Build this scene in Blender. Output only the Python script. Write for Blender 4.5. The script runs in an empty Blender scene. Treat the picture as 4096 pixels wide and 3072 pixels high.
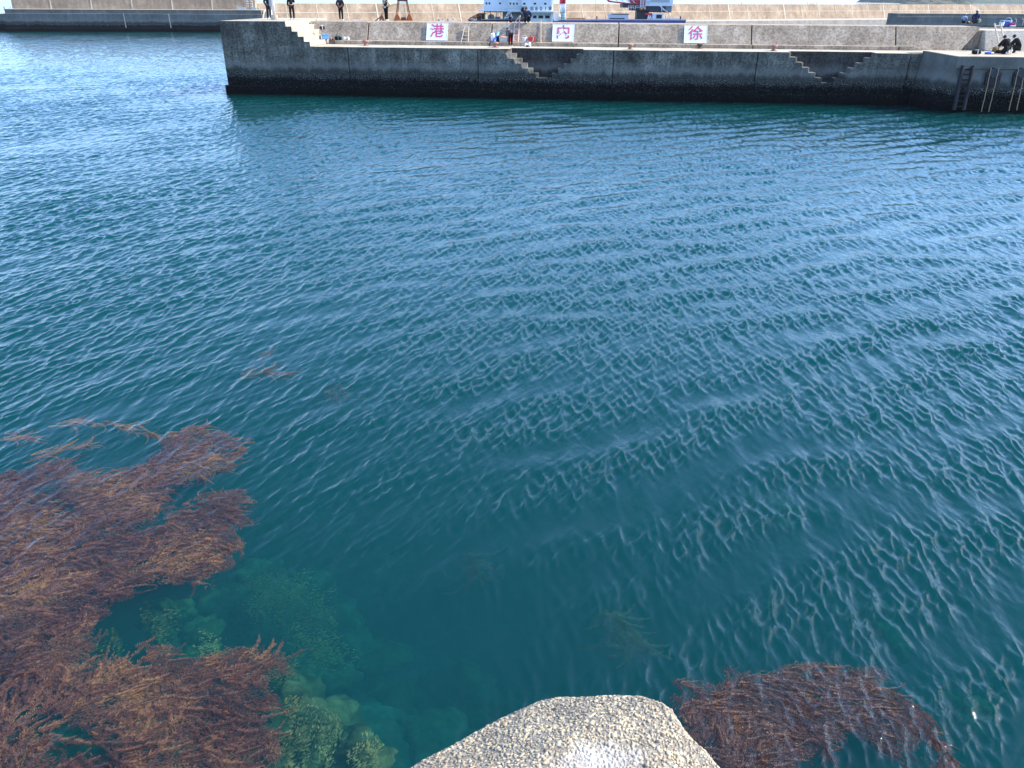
import bpy, bmesh, math, random
import numpy as np
from mathutils import Vector, Matrix, noise as mnoise
rad = math.radians
random.seed(7); RNG = np.random.default_rng(7)
S = bpy.context.scene
COL = S.collection

# ------------------------------------------------------------------ camera
FPX, CAMH, ROLL = 3076.0, 7.0, rad(0.3)
PITCH = math.atan(1546.0/3076.0)
fwd = Vector((0, math.cos(PITCH), -math.sin(PITCH)))
rt0 = Vector((1, 0, 0)); up0 = rt0.cross(fwd)
rt = rt0*math.cos(ROLL)+up0*math.sin(ROLL)
up = -rt0*math.sin(ROLL)+up0*math.cos(ROLL)
cd = bpy.data.cameras.new("camera"); cam = bpy.data.objects.new("camera", cd); COL.objects.link(cam)
cd.sensor_width = 36.0; cd.lens = FPX/4096*36.0; cd.clip_start = 0.1; cd.clip_end = 40000
M = Matrix((rt, up, -fwd)).transposed().to_4x4(); M.translation = Vector((0, 0, CAMH)); cam.matrix_world = M
S.camera = cam

# ------------------------------------------------------------------ sky, sun, exposure
SUN_AZ, SUN_EL = 85.0, 39.0          # azimuth from +Y (view) towards +X
w = bpy.data.worlds.new("World"); S.world = w; w.use_nodes = True
nt = w.node_tree
bg = nt.nodes["Background"]
sky = nt.nodes.new("ShaderNodeTexSky"); sky.sky_type = 'NISHITA'; sky.sun_disc = False
sky.sun_elevation = rad(SUN_EL); sky.sun_rotation = rad(SUN_AZ)
sky.air_density = 1.0; sky.dust_density = 0.8; sky.ozone_density = 2.5; sky.altitude = 0
tint = nt.nodes.new("ShaderNodeMix"); tint.data_type = 'RGBA'; tint.blend_type = 'MULTIPLY'; tint.inputs[0].default_value = 1.0
tint.inputs[7].default_value = (.84, .97, 1.16, 1)     # cool daylight balance
nt.links.new(sky.outputs[0], tint.inputs[6]); nt.links.new(tint.outputs[2], bg.inputs[0]); bg.inputs[1].default_value = 0.15
sl = bpy.data.lights.new("sun", 'SUN'); sun = bpy.data.objects.new("sun", sl); COL.objects.link(sun)
sl.energy = 3.2; sl.angle = rad(0.53); sl.color = (1.0, 0.91, 0.77)
sdir = Vector((math.cos(rad(SUN_EL))*math.sin(rad(SUN_AZ)), math.cos(rad(SUN_EL))*math.cos(rad(SUN_AZ)), math.sin(rad(SUN_EL))))
sun.rotation_euler = sdir.to_track_quat('Z', 'Y').to_euler(); sun.location = (30, 20, 60)
S.view_settings.view_transform = 'Standard'; S.view_settings.look = 'None'
S.view_settings.exposure = 1.42; S.view_settings.gamma = 1.0
S.render.engine = 'CYCLES'
cy = S.cycles
cy.use_denoising = True; cy.max_bounces = 10; cy.transparent_max_bounces = 12; cy.volume_bounces = 0
cy.diffuse_bounces = 2; cy.glossy_bounces = 3; cy.transmission_bounces = 4
cy.sample_clamp_indirect = 4.0; cy.caustics_reflective = False; cy.caustics_refractive = False

# ------------------------------------------------------------------ helpers: points
def ray(x, y):
    return (rt*((x-2048)/FPX)+up*((1536-y)/FPX)+fwd)
def at(x, y, Y):
    d = ray(x, y); return Vector((0, 0, CAMH))+d*(Y/d.y)
def atz(x, y, z):
    d = ray(x, y); return Vector((0, 0, CAMH))+d*((z-CAMH)/d.z)
def mpp(Y, z=3.0):                    # metres per photo pixel at forward distance Y
    return (Y*math.cos(PITCH)+(CAMH-z)*math.sin(PITCH))/FPX
TH = rad(6.0); PO = Vector((0, 63.65, 0))
PU = Vector((math.cos(TH), -math.sin(TH), 0)); PW = Vector((math.sin(TH), math.cos(TH), 0))
def PP(u, w_, z): return PO+PU*u+PW*w_+Vector((0, 0, z))
def pu(x, y, w_):                     # photo pixel on the pier plane w = const -> (u, z)
    d = ray(x, y); c = Vector((0, 0, CAMH)); t = (w_-(c-PO).dot(PW))/d.dot(PW); p = c+d*t
    return (p-PO).dot(PU), p.z
def puz(x, y, z):
    p = atz(x, y, z); return (p-PO).dot(PU), (p-PO).dot(PW)

# ------------------------------------------------------------------ helpers: materials
class NB:
    def __init__(s, name):
        s.m = bpy.data.materials.new(name); s.m.use_nodes = True; s.t = s.m.node_tree
        s.t.nodes.clear(); s.out = s.t.nodes.new('ShaderNodeOutputMaterial')
    def n(s, typ, ins=None, **kw):
        nd = s.t.nodes.new('ShaderNode'+typ)
        for k, v in kw.items(): setattr(nd, k, v)
        for k, v in (ins or {}).items(): s.set(nd, k, v)
        return nd
    def set(s, nd, k, v):
        i = nd.inputs[k]
        if isinstance(v, bpy.types.NodeSocket): s.t.links.new(v, i)
        elif isinstance(v, bpy.types.Node): s.t.links.new(v.outputs[0], i)
        else:
            if isinstance(v, tuple) and len(v) == 3 and i.type == 'RGBA': v = v+(1,)
            i.default_value = v
    def ramp(s, fac, stops, interp='LINEAR'):
        r = s.n('ValToRGB', {0: fac}); e = r.color_ramp; e.interpolation = interp
        while len(e.elements) > 1: e.elements.remove(e.elements[-1])
        for k, (p, c) in enumerate(stops):
            q = e.elements[0] if k == 0 else e.elements.new(p)
            q.position = p; q.color = (c+(1,)) if isinstance(c, tuple) else (c, c, c, 1)
        return r.outputs[0]
    def mix(s, f, a, b, mode='MIX'):
        m = s.n('Mix', data_type='RGBA', blend_type=mode)
        s.set(m, 0, f); s.set(m, 6, a); s.set(m, 7, b); return m.outputs[2]
    def math(s, op, a, b=0.0, c=None):
        m = s.n('Math', operation=op); s.set(m, 0, a); s.set(m, 1, b)
        if c is not None: s.set(m, 2, c)
        return m.outputs[0]
    def pos(s): return s.n('NewGeometry').outputs['Position']
    def mapping(s, v, scale=(1, 1, 1), rot=(0, 0, 0), loc=(0, 0, 0)):
        return s.n('Mapping', {0: v, 1: loc, 2: rot, 3: scale}).outputs[0]
    def noise(s, v, scale, detail=3, rough=.6, dist=0):
        return s.n('TexNoise', {'Vector': v, 'Scale': scale, 'Detail': detail, 'Roughness': rough, 'Distortion': dist}).outputs[0]
    def end(s, sh, disp=None, vol=None):
        s.t.links.new(sh.outputs[0] if isinstance(sh, bpy.types.Node) else sh, s.out.inputs[0])
        if vol is not None: s.t.links.new(vol.outputs[0], s.out.inputs[1])
        return s.m
    def bsdf(s, col, rough=.8, spec=.3, metal=0.0, normal=None):
        b = s.n('BsdfPrincipled'); s.set(b, 'Base Color', col); s.set(b, 'Roughness', rough)
        s.set(b, 'Specular IOR Level', spec); s.set(b, 'Metallic', metal)
        if normal is not None: s.set(b, 'Normal', normal)
        return b

def paint(name, col, rough=.55, var=.18, scale=6.0, metal=0.0, dirt=None, spec=.4):
    b = NB(name); tc = b.n('TexCoord').outputs['Object']
    n1 = b.noise(tc, scale, 4, .65)
    lo = tuple(c*(1-var) for c in col); hi = tuple(min(.95, c*(1+var)) for c in col)
    c = b.ramp(n1, [(.3, lo), (.7, hi)])
    if dirt:
        n2 = b.noise(b.mapping(tc, (1, 1, .35)), scale*.6, 5, .7)
        c = b.mix(b.ramp(n2, [(.52, 0.0), (.72, .75)]), c, dirt)
    bp = b.n('Bump', {'Height': n1, 'Strength': .15, 'Distance': .02})
    return b.end(b.bsdf(c, rough, spec, metal, bp.outputs[0]))

def concrete(name, base, dark, light, grain=34.0, graincon=.5, streak=.4, band=False, planks=False, bscale=1.0, rough=.92):
    """weathered concrete; world coordinates turned into the pier's own directions"""
    b = NB(name); p = b.pos()
    q = b.mapping(p, (1, 1, 1), (0, 0, TH))
    sep = b.n('SeparateXYZ', {0: q}); z = sep.outputs[2]
    big = b.noise(q, .55*bscale, 5, .65)
    c = b.ramp(big, [(.3, dark), (.5, base), (.72, light)])
    st = b.noise(b.mapping(q, (2.2*bscale, 2.2*bscale, .16*bscale)), 1.0, 5, .7)
    c = b.mix(b.math('MULTIPLY', b.ramp(st, [(.42, 0.0), (.68, 1.0)]), streak), c, dark)
    st2 = b.noise(b.mapping(q, (3.1*bscale, 3.1*bscale, .2*bscale), loc=(7, 3, 1)), 1.0, 4, .7)
    c = b.mix(b.math('MULTIPLY', b.ramp(st2, [(.56, 0.0), (.72, 1.0)]), streak*.7), c, light)
    g = b.noise(q, grain, 3, .8)
    gr = b.n('TexVoronoi', {'Vector': q, 'Scale': grain*.6}).outputs['Distance']
    gm = b.ramp(b.math('ADD', b.math('MULTIPLY', g, .7), b.math('MULTIPLY', gr, .5)), [(.36, .35), (.52, .95), (.68, 1.7)])
    c = b.mix(graincon, c, b.mix(1.0, c, gm, 'MULTIPLY'))
    h = b.math('ADD', b.math('MULTIPLY', g, .6), b.math('MULTIPLY', big, .8))
    if planks:
        # dark construction lifts, wandering a little
        wv = b.math('ADD', z, b.math('MULTIPLY', b.noise(q, .8, 2), .10))
        fr = b.math('FRACT', b.math('MULTIPLY', wv, 1.0/.42))
        ln = b.ramp(fr, [(0.0, 1.0), (.045, .0), (.955, 0.0), (1.0, 1.0)])
        msk = b.ramp(b.noise(b.mapping(q, (.35, .35, 2.0), loc=(3, 1, 9)), 1.0, 2), [(.45, 0.0), (.6, 1.0)])
        c = b.mix(b.math('MULTIPLY', b.math('MULTIPLY', ln, msk), .6), c, tuple(v*.35 for v in dark))
    if band:
        jit = b.math('MULTIPLY', b.math('SUBTRACT', b.noise(b.mapping(q, (1.2, 1.2, .4)), 1.0, 6, .7), .5), .9)
        fine = b.math('MULTIPLY', b.math('SUBTRACT', b.noise(q, 9, 4, .8), .5), .55)
        zz = b.math('ADD', b.math('ADD', z, jit), fine)
        # pale salt stain, green-black stain, black mussels
        c = b.mix(b.ramp(b.math('MULTIPLY', zz, .25), [(.43, 0.0), (.5, .45), (.56, .35), (.66, 0.0)]), c, (.24, .235, .215))
        c = b.mix(b.ramp(b.math('MULTIPLY', zz, .25), [(.34, 1.0), (.42, .8), (.52, 0.0)]), c, (.028, .030, .024))
        wn = b.n('TexVoronoi', {'Vector': q, 'Scale': 17.0}, feature='F1')
        wn2 = b.noise(q, 12, 3, .9)
        sh = b.ramp(wn2, [(.42, (.0025, .0025, .003)), (.58, (.007, .0065, .006)), (.65, (.08, .075, .066)), (.73, (.38, .36, .32))])
        c = b.mix(b.ramp(b.math('MULTIPLY', zz, .25), [(.30, 1.0), (.36, 0.0)]), c, sh)
        bar = b.ramp(b.noise(q, 13, 3, .85), [(.55, 0.0), (.61, 1.0)])
        c = b.mix(b.math('MULTIPLY', bar, b.ramp(b.math('MULTIPLY', zz, .25), [(.26, 0.0), (.335, .9), (.44, 0.0)])), c, (.42, .42, .40))
        c = b.mix(b.ramp(b.math('MULTIPLY', b.math('ADD', z, b.math('MULTIPLY', fine, .4)), .25), [(.05, .85), (.15, 0.0)]), c, (.003, .0028, .0025))
        h = b.math('ADD', h, b.math('MULTIPLY', b.math('MULTIPLY', wn.outputs['Distance'], 3.0), b.ramp(b.math('MULTIPLY', zz, .25), [(.32, 1.0), (.4, 0.0)])))
    bp = b.n('Bump', {'Height': h, 'Strength': .55, 'Distance': .05})
    return b.end(b.bsdf(c, rough, .10, 0, bp.outputs[0]))

# ------------------------------------------------------------------ helpers: meshes
class MB:
    def __init__(s): s.v = []; s.f = []; s.mi = []; s.cur = 0
    def add(s, vs, fs):
        o = len(s.v); s.v += [tuple(v) for v in vs]
        for f in fs: s.f.append(tuple(i+o for i in f)); s.mi.append(s.cur)
        return s
    def box(s, x0, x1, y0, y1, z0, z1):
        return s.hexa([(x0, y0, z0), (x1, y0, z0), (x1, y1, z0), (x0, y1, z0), (x0, y0, z1), (x1, y0, z1), (x1, y1, z1), (x0, y1, z1)])
    def hexa(s, p):
        return s.add(p, [(0, 3, 2, 1), (4, 5, 6, 7), (0, 1, 5, 4), (1, 2, 6, 5), (2, 3, 7, 6), (3, 0, 4, 7)])
    def prism(s, poly, f):             # poly: 2D list, f(a,b,t)->3D for t in 0,1
        n = len(poly)
        return s.add([f(a, b_, 0) for a, b_ in poly]+[f(a, b_, 1) for a, b_ in poly],
                     [tuple(range(n)), tuple(range(2*n-1, n-1, -1))]+[(i, (i+1) % n+0, (i+1) % n+n, i+n)[::-1] for i in range(n)])
    def tube(s, pts, r, n=8, r2=None):
        pts = [Vector(p) for p in pts]; rings = []
        for i, p in enumerate(pts):
            d = (pts[min(i+1, len(pts)-1)]-pts[max(i-1, 0)]).normalized()
            a = d.cross(Vector((0, 0, 1)));
            if a.length < 1e-3: a = Vector((1, 0, 0))
            a.normalize(); c = d.cross(a)
            rr = r if r2 is None else r+(r2-r)*i/(len(pts)-1)
            rings.append([p+(a*math.cos(2*math.pi*k/n)+c*math.sin(2*math.pi*k/n))*rr for k in range(n)])
        vs = [v for g in rings for v in g]; fs = []
        for i in range(len(pts)-1):
            for k in range(n): fs.append((i*n+k, i*n+(k+1) % n, (i+1)*n+(k+1) % n, (i+1)*n+k))
        fs.append(tuple(range(n))[::-1]); fs.append(tuple((len(pts)-1)*n+k for k in range(n)))
        return s.add(vs, fs)
    def lathe(s, prof, c=(0, 0, 0), n=16, sx=1, sy=1):
        vs = []; fs = []
        for r, z in prof:
            for k in range(n):
                a = 2*math.pi*k/n; vs.append((c[0]+r*sx*math.cos(a), c[1]+r*sy*math.sin(a), c[2]+z))
        for i in range(len(prof)-1):
            for k in range(n): fs.append((i*n+k, i*n+(k+1) % n, (i+1)*n+(k+1) % n, (i+1)*n+k))
        fs.append(tuple(range(n))[::-1]); fs.append(tuple((len(prof)-1)*n+k for k in range(n)))
        return s.add(vs, fs)
    def build(s, name, mat, parent=None, smooth=False, bevel=0, fix=True):
        me = bpy.data.meshes.new(name); me.from_pydata(s.v, [], s.f)
        mats = mat if isinstance(mat, (list, tuple)) else [mat]
        for m in mats: me.materials.append(m)
        if len(mats) > 1: me.polygons.foreach_set('material_index', s.mi)
        if fix:
            bm = bmesh.new(); bm.from_mesh(me); bmesh.ops.recalc_face_normals(bm, faces=bm.faces)
            bm.to_mesh(me); bm.free()
        if smooth: me.polygons.foreach_set('use_smooth', [True]*len(me.polygons))
        o = bpy.data.objects.new(name, me); COL.objects.link(o)
        if parent is not None: o.parent = parent
        if bevel:
            md = o.modifiers.new('bevel', 'BEVEL'); md.width = bevel; md.segments = 2; md.limit_method = 'ANGLE'; md.angle_limit = rad(40)
        return o
def tag(o, label=None, cat=None, group=None, kind=None):
    if label: o['label'] = label
    if cat: o['category'] = cat
    if group: o['group'] = group
    if kind: o['kind'] = kind
    return o
def empty(name, loc=(0, 0, 0), rz=0.0, label=None, cat=None, group=None):
    o = bpy.data.objects.new(name, None); COL.objects.link(o); o.location = loc; o.rotation_euler = (0, 0, rz)
    return tag(o, label, cat, group)
def copy_tree(o, parent=None):
    kids = [c for c in COL.objects if c.parent == o]
    c = o.copy(); COL.objects.link(c); c.parent = parent
    for k in kids: copy_tree(k, c)
    return c
def text_mesh(ch, size, bold, depth):
    c = bpy.data.curves.new('t', 'FONT'); c.body = ch; c.size = size; c.offset = bold; c.extrude = depth
    c.align_x = 'CENTER'; c.align_y = 'CENTER'; c.resolution_u = 3
    o = bpy.data.objects.new('t', c); COL.objects.link(o); bpy.context.view_layer.update()
    dg = bpy.context.evaluated_depsgraph_get()
    me = bpy.data.meshes.new_from_object(o.evaluated_get(dg)); bpy.data.objects.remove(o); return me

#@@WATER
# ------------------------------------------------------------------ water
def water_material():
    b = NB('harbour_water'); p = b.pos()
    n1 = b.noise(b.mapping(p, (1.0, .55, 1)), 7.0, 3, .6, .6)
    n2 = b.noise(b.mapping(p, (1.0, .6, 1), (0, 0, .4)), 22.0, 2, .6, .4)
    calm = b.n('Attribute', attribute_name='calm').outputs['Fac']
    h = b.math('ADD', b.math('MULTIPLY', n1, 1.0), b.math('MULTIPLY', n2, .28))
    far = b.n('Attribute', attribute_name='open_water').outputs['Fac']
    n3 = b.math('ADD', b.noise(b.mapping(p, (1.0, .6, 1), (0, 0, .2)), 1.5, 3, .6, .5), b.math('MULTIPLY', b.noise(b.mapping(p, (1.0, .7, 1), (0, 0, -.5)), .5, 2, .5), 1.3))
    h = b.math('ADD', h, b.math('MULTIPLY', b.math('MULTIPLY', n3, far), 9.0))
    st = b.math('MULTIPLY', calm, 1.0)
    bp = b.n('Bump', {'Height': h, 'Strength': st, 'Distance': .012})
    dt = b.n('VectorMath', {0: b.n('NewGeometry').outputs['Incoming'], 1: bp.outputs[0]}, operation='DOT_PRODUCT').outputs['Value']
    fr = b.math('ADD', b.math('MULTIPLY', b.math('POWER', b.math('SUBTRACT', 1.0, b.math('MINIMUM', b.math('ABSOLUTE', dt), 1.0)), 5.0), .975), .024)   # Schlick, the same from both sides
    tr = b.n('BsdfTransparent', {0: (1, 1, 1)})
    gl = b.n('BsdfGlossy', {0: (.97, .98, 1.0), 'Roughness': .022, 'Normal': bp.outputs[0]})
    mx = b.n('MixShader', {0: fr, 1: tr.outputs[0], 2: gl.outputs[0]})
    sc_ = b.n('VolumeScatter', {0: (.008, .375, .365), 1: .175, 2: 0.0})
    ab = b.n('VolumeAbsorption', {0: (.30, .745, .765), 1: 1.30})
    ad = b.n('AddShader', {0: sc_.outputs[0], 1: ab.outputs[0]})
    return b.end(mx, vol=ad)
WATER = water_material()

def wave_rows():
    ys = [4.0]
    while ys[-1] < 330:
        y = ys[-1]; fp = (y*y+49)/5383.0
        d = min(max(.55*fp,   .014), .058) if y < 72 else .058*(1+(y-72)*.09)
        ys.append(y+d)
    return np.array(ys, np.float32)
def waves(X, Y, spac):
    """sum of travelling ripples: wind wavelets running right to left, a slower swell across them"""
    rng = np.random.default_rng(11)
    Z = np.zeros_like(X); DX = np.zeros_like(X); DY = np.zeros_like(X)
    # calm patches: lee of the kelp, and slow wandering gusts
    def bump(cx, cy, rx, ry): return np.exp(-(((X-cx)/rx)**2+((Y-cy)/ry)**2))
    gust = 1.08+.38*np.sin(.21*X+.13*Y+1.0)*np.sin(.17*Y-.09*X+2)+.22*np.sin(.55*X-.33*Y+.4)+.18*np.sin(.9*Y+.35*X)*np.sin(.7*X-.2*Y)
    lee = 1-np.clip(.88*bump(-4.8, 7.0, 3.4, 3.0)+.50*bump(-.9, 6.4, 2.2, 2.2)+.40*bump(-5.5, 10.5, 4.2, 2.0), 0, .95)
    lee = lee*(1-.6*bump(2.2, 5.2, 1.4, .8))
    amp = gust*lee
    comps = []
    for i in range(120):               # wavelets
        lam = .075*(1.05/.075)**((i+rng.random())/120)
        th = math.pi-.20+rng.normal(0, .38)
        slope = .037*(1.0 if lam > .12 else .8)*(1.32 if lam < .34 else (.80 if lam < .6 else .42))
        comps.append((lam, th, slope, 0))
    for i in range(26):                # swell
        lam = 1.0*(2.2/1.0)**((i+rng.random())/26)
        th = math.pi/2+rad(20)+rng.normal(0, .26)
        comps.append((lam, th, .0175, 1))
    for i in range(22):                # diagonal chop from the harbour mouth at the left
        lam = .16*(.6/.16)**((i+rng.random())/22)
        th = rad(-28)+rng.normal(0, .30)
        comps.append((lam, th, .020, 2))
    leftm = 1/(1+np.exp((X+.10*Y+1.5)/1.6))
    comps.sort(key=lambda c_: -c_[3] if c_[3] == 1 else 0)
    SW = np.zeros_like(X); env = None
    for lam, th, slope, kind in comps:
        if kind != 1 and env is None:
            sn = SW/(SW.std()+1e-6); env = np.clip(1.0+(.22+.26*(1-leftm))*sn, .25, 2.1)
        k = 2*math.pi/lam; kx, ky = k*math.cos(th), k*math.sin(th)
        a = slope*math.sqrt(2)/k*(.62)
        f = np.clip((lam/spac-2.0)/1.5, 0, 1)
        g = a*f*(amp if kind != 1 else lee*(.45+.55*(1-leftm)))
        if kind == 2: g = g*leftm*1.5
        if kind != 1 and lam < .5: g = g*env
        ph = kx*X+ky*Y+rng.random()*6.2832
        if kind == 0: ph = ph+.55*np.sin(.9*X*.35+.6*Y*.35+lam*9)
        s, c = np.sin(ph), np.cos(ph)
        if kind == 1: SW += g*np.cos(ph+.9)
        Z += g*c; q = .88*g
        DX -= q*(kx/k)*s; DY -= q*(ky/k)*s
    return Z, DX, DY, amp
def build_water():
    ys = wave_rows(); nx = 1350
    t = np.linspace(-1, 1, nx, dtype=np.float32)
    Y = np.repeat(ys[:, None], nx, 1); X = t[None, :]*(.74*Y+1.2)
    dy = np.gradient(ys)[:, None]*np.ones_like(X); dx = (2/nx)*(.74*Y+1.2)
    Z, DX, DY, amp = waves(X, Y, np.maximum(dy*.8, dx))
    edge = np.clip((1-np.abs(t))/.02, 0, 1)[None, :]*np.clip((Y-4.0)/.3, 0, 1)*np.clip((330-Y)/60, 0, 1)
    Z *= edge; DX *= edge; DY *= edge
    co = np.stack([X+DX, Y+DY, Z], -1).reshape(-1, 3)
    nr = len(ys)
    idx = np.arange(nr*nx).reshape(nr, nx)
    q = np.stack([idx[:-1, :-1], idx[:-1, 1:], idx[1:, 1:], idx[1:, :-1]], -1).reshape(-1, 4)
    # outer sheet to the horizon
    b = len(co); Yn, Yf = 4.0, float(ys[-1]); xn = .74*Yn+1.2; xf = .74*Yf+1.2; R = 9200.0
    ex = np.array([(-R, -R, 0), (R, -R, 0), (R, R, 0), (-R, R, 0)], np.float64)
    co = np.vstack([co, ex])
    c00, c01, c10, c11 = idx[0, 0], idx[0, -1], idx[-1, 0], idx[-1, -1]
    polys = [list(idx[0, :])+[b+1, b+0], list(idx[:, -1])+[b+2, b+1], list(idx[-1, ::-1])+[b+3, b+2], list(idx[::-1, 0])+[b+0, b+3]]
    lv = list(q.reshape(-1)); 
    loops = np.concatenate([q.reshape(-1)]+[np.array(p[::-1]) for p in polys]).astype(np.int32)
    sizes = np.concatenate([np.full(len(q), 4), [len(p) for p in polys]]).astype(np.int32)
    starts = np.concatenate([[0], np.cumsum(sizes)[:-1]]).astype(np.int32)
    me = bpy.data.meshes.new('water'); me.vertices.add(len(co)); me.vertices.foreach_set('co', co.astype(np.float32).reshape(-1))
    me.loops.add(len(loops)); me.loops.foreach_set('vertex_index', loops)
    me.polygons.add(len(sizes)); me.polygons.foreach_set('loop_start', starts)
    me.update(calc_edges=True); me.validate()
    me.polygons.foreach_set('use_smooth', [True]*len(me.polygons))
    at_ = me.attributes.new('calm', 'FLOAT', 'POINT')
    cal = np.concatenate([amp.reshape(-1), np.ones(4)]).astype(np.float32); at_.data.foreach_set('value', cal)
    fa = me.attributes.new('open_water', 'FLOAT', 'POINT'); fa.data.foreach_set('value', np.concatenate([np.clip((Y.reshape(-1)-48)/40, 0, 1), np.ones(4)]).astype(np.float32))
    me.materials.append(WATER)
    o = bpy.data.objects.new('water', me); COL.objects.link(o); tag(o, 'rippled blue green harbour water', None, None, 'structure'); return o
build_water()
#@@WATEREND

# seabed
def build_seabed():
    b = NB('seabed_sand'); p = b.pos(); n = b.noise(p, .8, 6, .7)
    c = b.ramp(n, [(.38, (.025, .03, .02)), (.52, (.13, .12, .06)), (.64, (.34, .30, .16))])
    m = b.end(b.bsdf(c, .95, .1))
    nx, ny = 90, 70; vs = []; fs = []
    for j in range(ny):
        for i in range(nx):
            x = -14+28*i/(nx-1); y = -2+24*j/(ny-1)
            d = math.hypot((x+4)/6, (y-5)/5)
            z = -1.9-3.3*min(1, max(0, d-.5))+.35*math.sin(x*1.7+y)*math.sin(y*1.3-x*.6)
            if i in (0, nx-1) or j in (0, ny-1): z = -6
            vs.append((x, y, z))
    for j in range(ny-1):
        for i in range(nx-1): fs.append((j*nx+i, j*nx+i+1, (j+1)*nx+i+1, (j+1)*nx+i))
    o = len(vs); R = 9200
    vs += [(-R, -R, -6.5), (R, -R, -6.5), (R, R, -6.5), (-R, R, -6.5)]; fs.append((o, o+1, o+2, o+3))
    mb = MB(); mb.add(vs, fs); ob = mb.build('seabed', m, smooth=True, fix=False); tag(ob, 'sandy seabed under the water', None, None, 'structure')
build_seabed()

#@@PIER
# ------------------------------------------------------------------ materials of the harbour
C_SHADE = concrete('quay_concrete', (.135, .124, .10), (.055, .050, .041), (.27, .25, .205), grain=11, graincon=.7, streak=.75, band=True, planks=True)  # stained darker copy of the deck concrete; the front's shade is in its colour
C_CORE = concrete('shaded_brown_concrete', (.058, .050, .044), (.034, .030, .027), (.095, .086, .075), grain=11, graincon=.6, streak=.7, band=True, planks=True)  # brown recess wall, with the recess shade darkened into its colour
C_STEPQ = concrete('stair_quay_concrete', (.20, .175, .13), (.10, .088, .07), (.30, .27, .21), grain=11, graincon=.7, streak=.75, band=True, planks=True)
C_NEW = concrete('new_quay_concrete', (.150, .142, .122), (.11, .104, .09), (.20, .19, .165), grain=20, graincon=.25, streak=.4, band=True)
C_WALL = concrete('parapet_concrete', (.35, .275, .20), (.21, .165, .12), (.48, .40, .30), grain=9, graincon=.45, streak=.75)
C_WALL2 = concrete('pale_parapet_concrete', (.42, .37, .30), (.30, .26, .21), (.50, .46, .38), grain=18, graincon=.5, streak=.5)
C_DECK = concrete('deck_concrete', (.44, .38, .28), (.33, .28, .21), (.52, .46, .36), grain=30, graincon=.35, streak=0)  # same concrete as the quay, coloured paler for the sunlit tops
C_STEP = concrete('step_concrete', (.36, .315, .245), (.28, .24, .185), (.43, .38, .30), grain=14, graincon=.55, streak=0)
C_FAR = concrete('breakwater_concrete', (.36, .265, .180), (.22, .165, .115), (.48, .385, .27), grain=3, graincon=.15, streak=.8, bscale=.45)
C_FARJ = concrete('lit_joint_concrete', (.58, .50, .38), (.50, .42, .32), (.62, .55, .44), grain=3, graincon=.1, streak=.2)  # pale colour stands in for sunlit edges at the joints
C_FARQ = concrete('far_quay_concrete', (.17, .168, .150), (.12, .118, .108), (.23, .23, .21), grain=4, graincon=.15, streak=.8, band=True, bscale=.5)
GAP = .035

pier = empty('harbour_pier', PO, -TH, 'grey concrete pier across the harbour with two stair recesses and a leaning parapet wall', 'pier')
def seg(u0, u1, extra=None, top=3.5):
    """front polygon (u,z) of one quay section"""
    pts = [(u0, -3.0), (u1, -3.0), (u1, top)]
    pts += (extra or [])
    pts += [(u0, top)]
    return pts
def recess(uL, nL, uB0, uB1, nR, uR, zb, zt=3.5):
    a = []
    hr = (zt-zb)/(nR)
    # right side going down to the left, then bottom, then left side going up
    for i in range(nR):
        u = uR-(uR-uB1)*i/(nR-1)
        a += [(u, zt-hr*i), (u, zt-hr*(i+1))]
    hl = (zt-zb)/nL
    for i in range(nL):
        u = uB0-(uB0-uL)*i/(nL-1)
        a += [(u, zb+hl*i), (u, zb+hl*(i+1))]
    return a
JU = [-12.97, -2.76, 7.57, 18.15, 28.98]
secs = [(-23.12, JU[0], None), (JU[0], JU[1], None), (JU[1], JU[2], recess(-.29, 6, 1.88, 2.97, 6, 5.25, 1.46)),
        (JU[2], JU[3], None), (JU[3], JU[4], recess(20.53, 6, 23.0, 23.9, 6, 26.57, 1.42))]
for u0, u1, ex in secs:
    m = MB(); pl = seg(u0+GAP, u1-GAP, ex); nP = len(pl); big = .85 if u0 < 0 else .16
    def sh(i, a, z):                    # the left flight is splayed back towards the recess, more at the top
        if not ex or not (i >= 3+12 and i < nP-1): return (0, 0)
        k = min(1, max(0, (z-1.46)/2.04)); s_ = big*(.12+.88*k); return (s_, .62*s_)
    A = []; B = []; C_ = []
    for i, (a, z) in enumerate(pl):
        du, dw = sh(i, a, z); A.append((a-du, 0, z)); B.append((a, dw, z)); C_.append((a, 1.25, z))
    fs = [tuple(range(nP)), tuple(range(3*nP-1, 2*nP-1, -1))]
    for k in range(2): fs += [(k*nP+i, (k+1)*nP+i, (k+1)*nP+(i+1) % nP, k*nP+(i+1) % nP) for i in range(nP)]
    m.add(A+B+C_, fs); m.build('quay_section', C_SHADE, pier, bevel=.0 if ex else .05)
m = MB(); m.box(-23.05, 29.0, 1.254, 10.0, -3.0, 3.497); m.build('quay_core', C_CORE, pier)
u = -23.3
while u < 29.2:                        # footing just above the water
    u1 = min(u+5.2, 29.3)
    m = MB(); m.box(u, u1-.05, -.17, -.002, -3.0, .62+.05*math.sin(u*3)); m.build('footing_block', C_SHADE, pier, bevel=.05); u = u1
m = MB(); m.box(-23.25, -23.06, -.17, 10, -3, .6); m.build('footing_block', C_SHADE, pier, bevel=.05)
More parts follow.
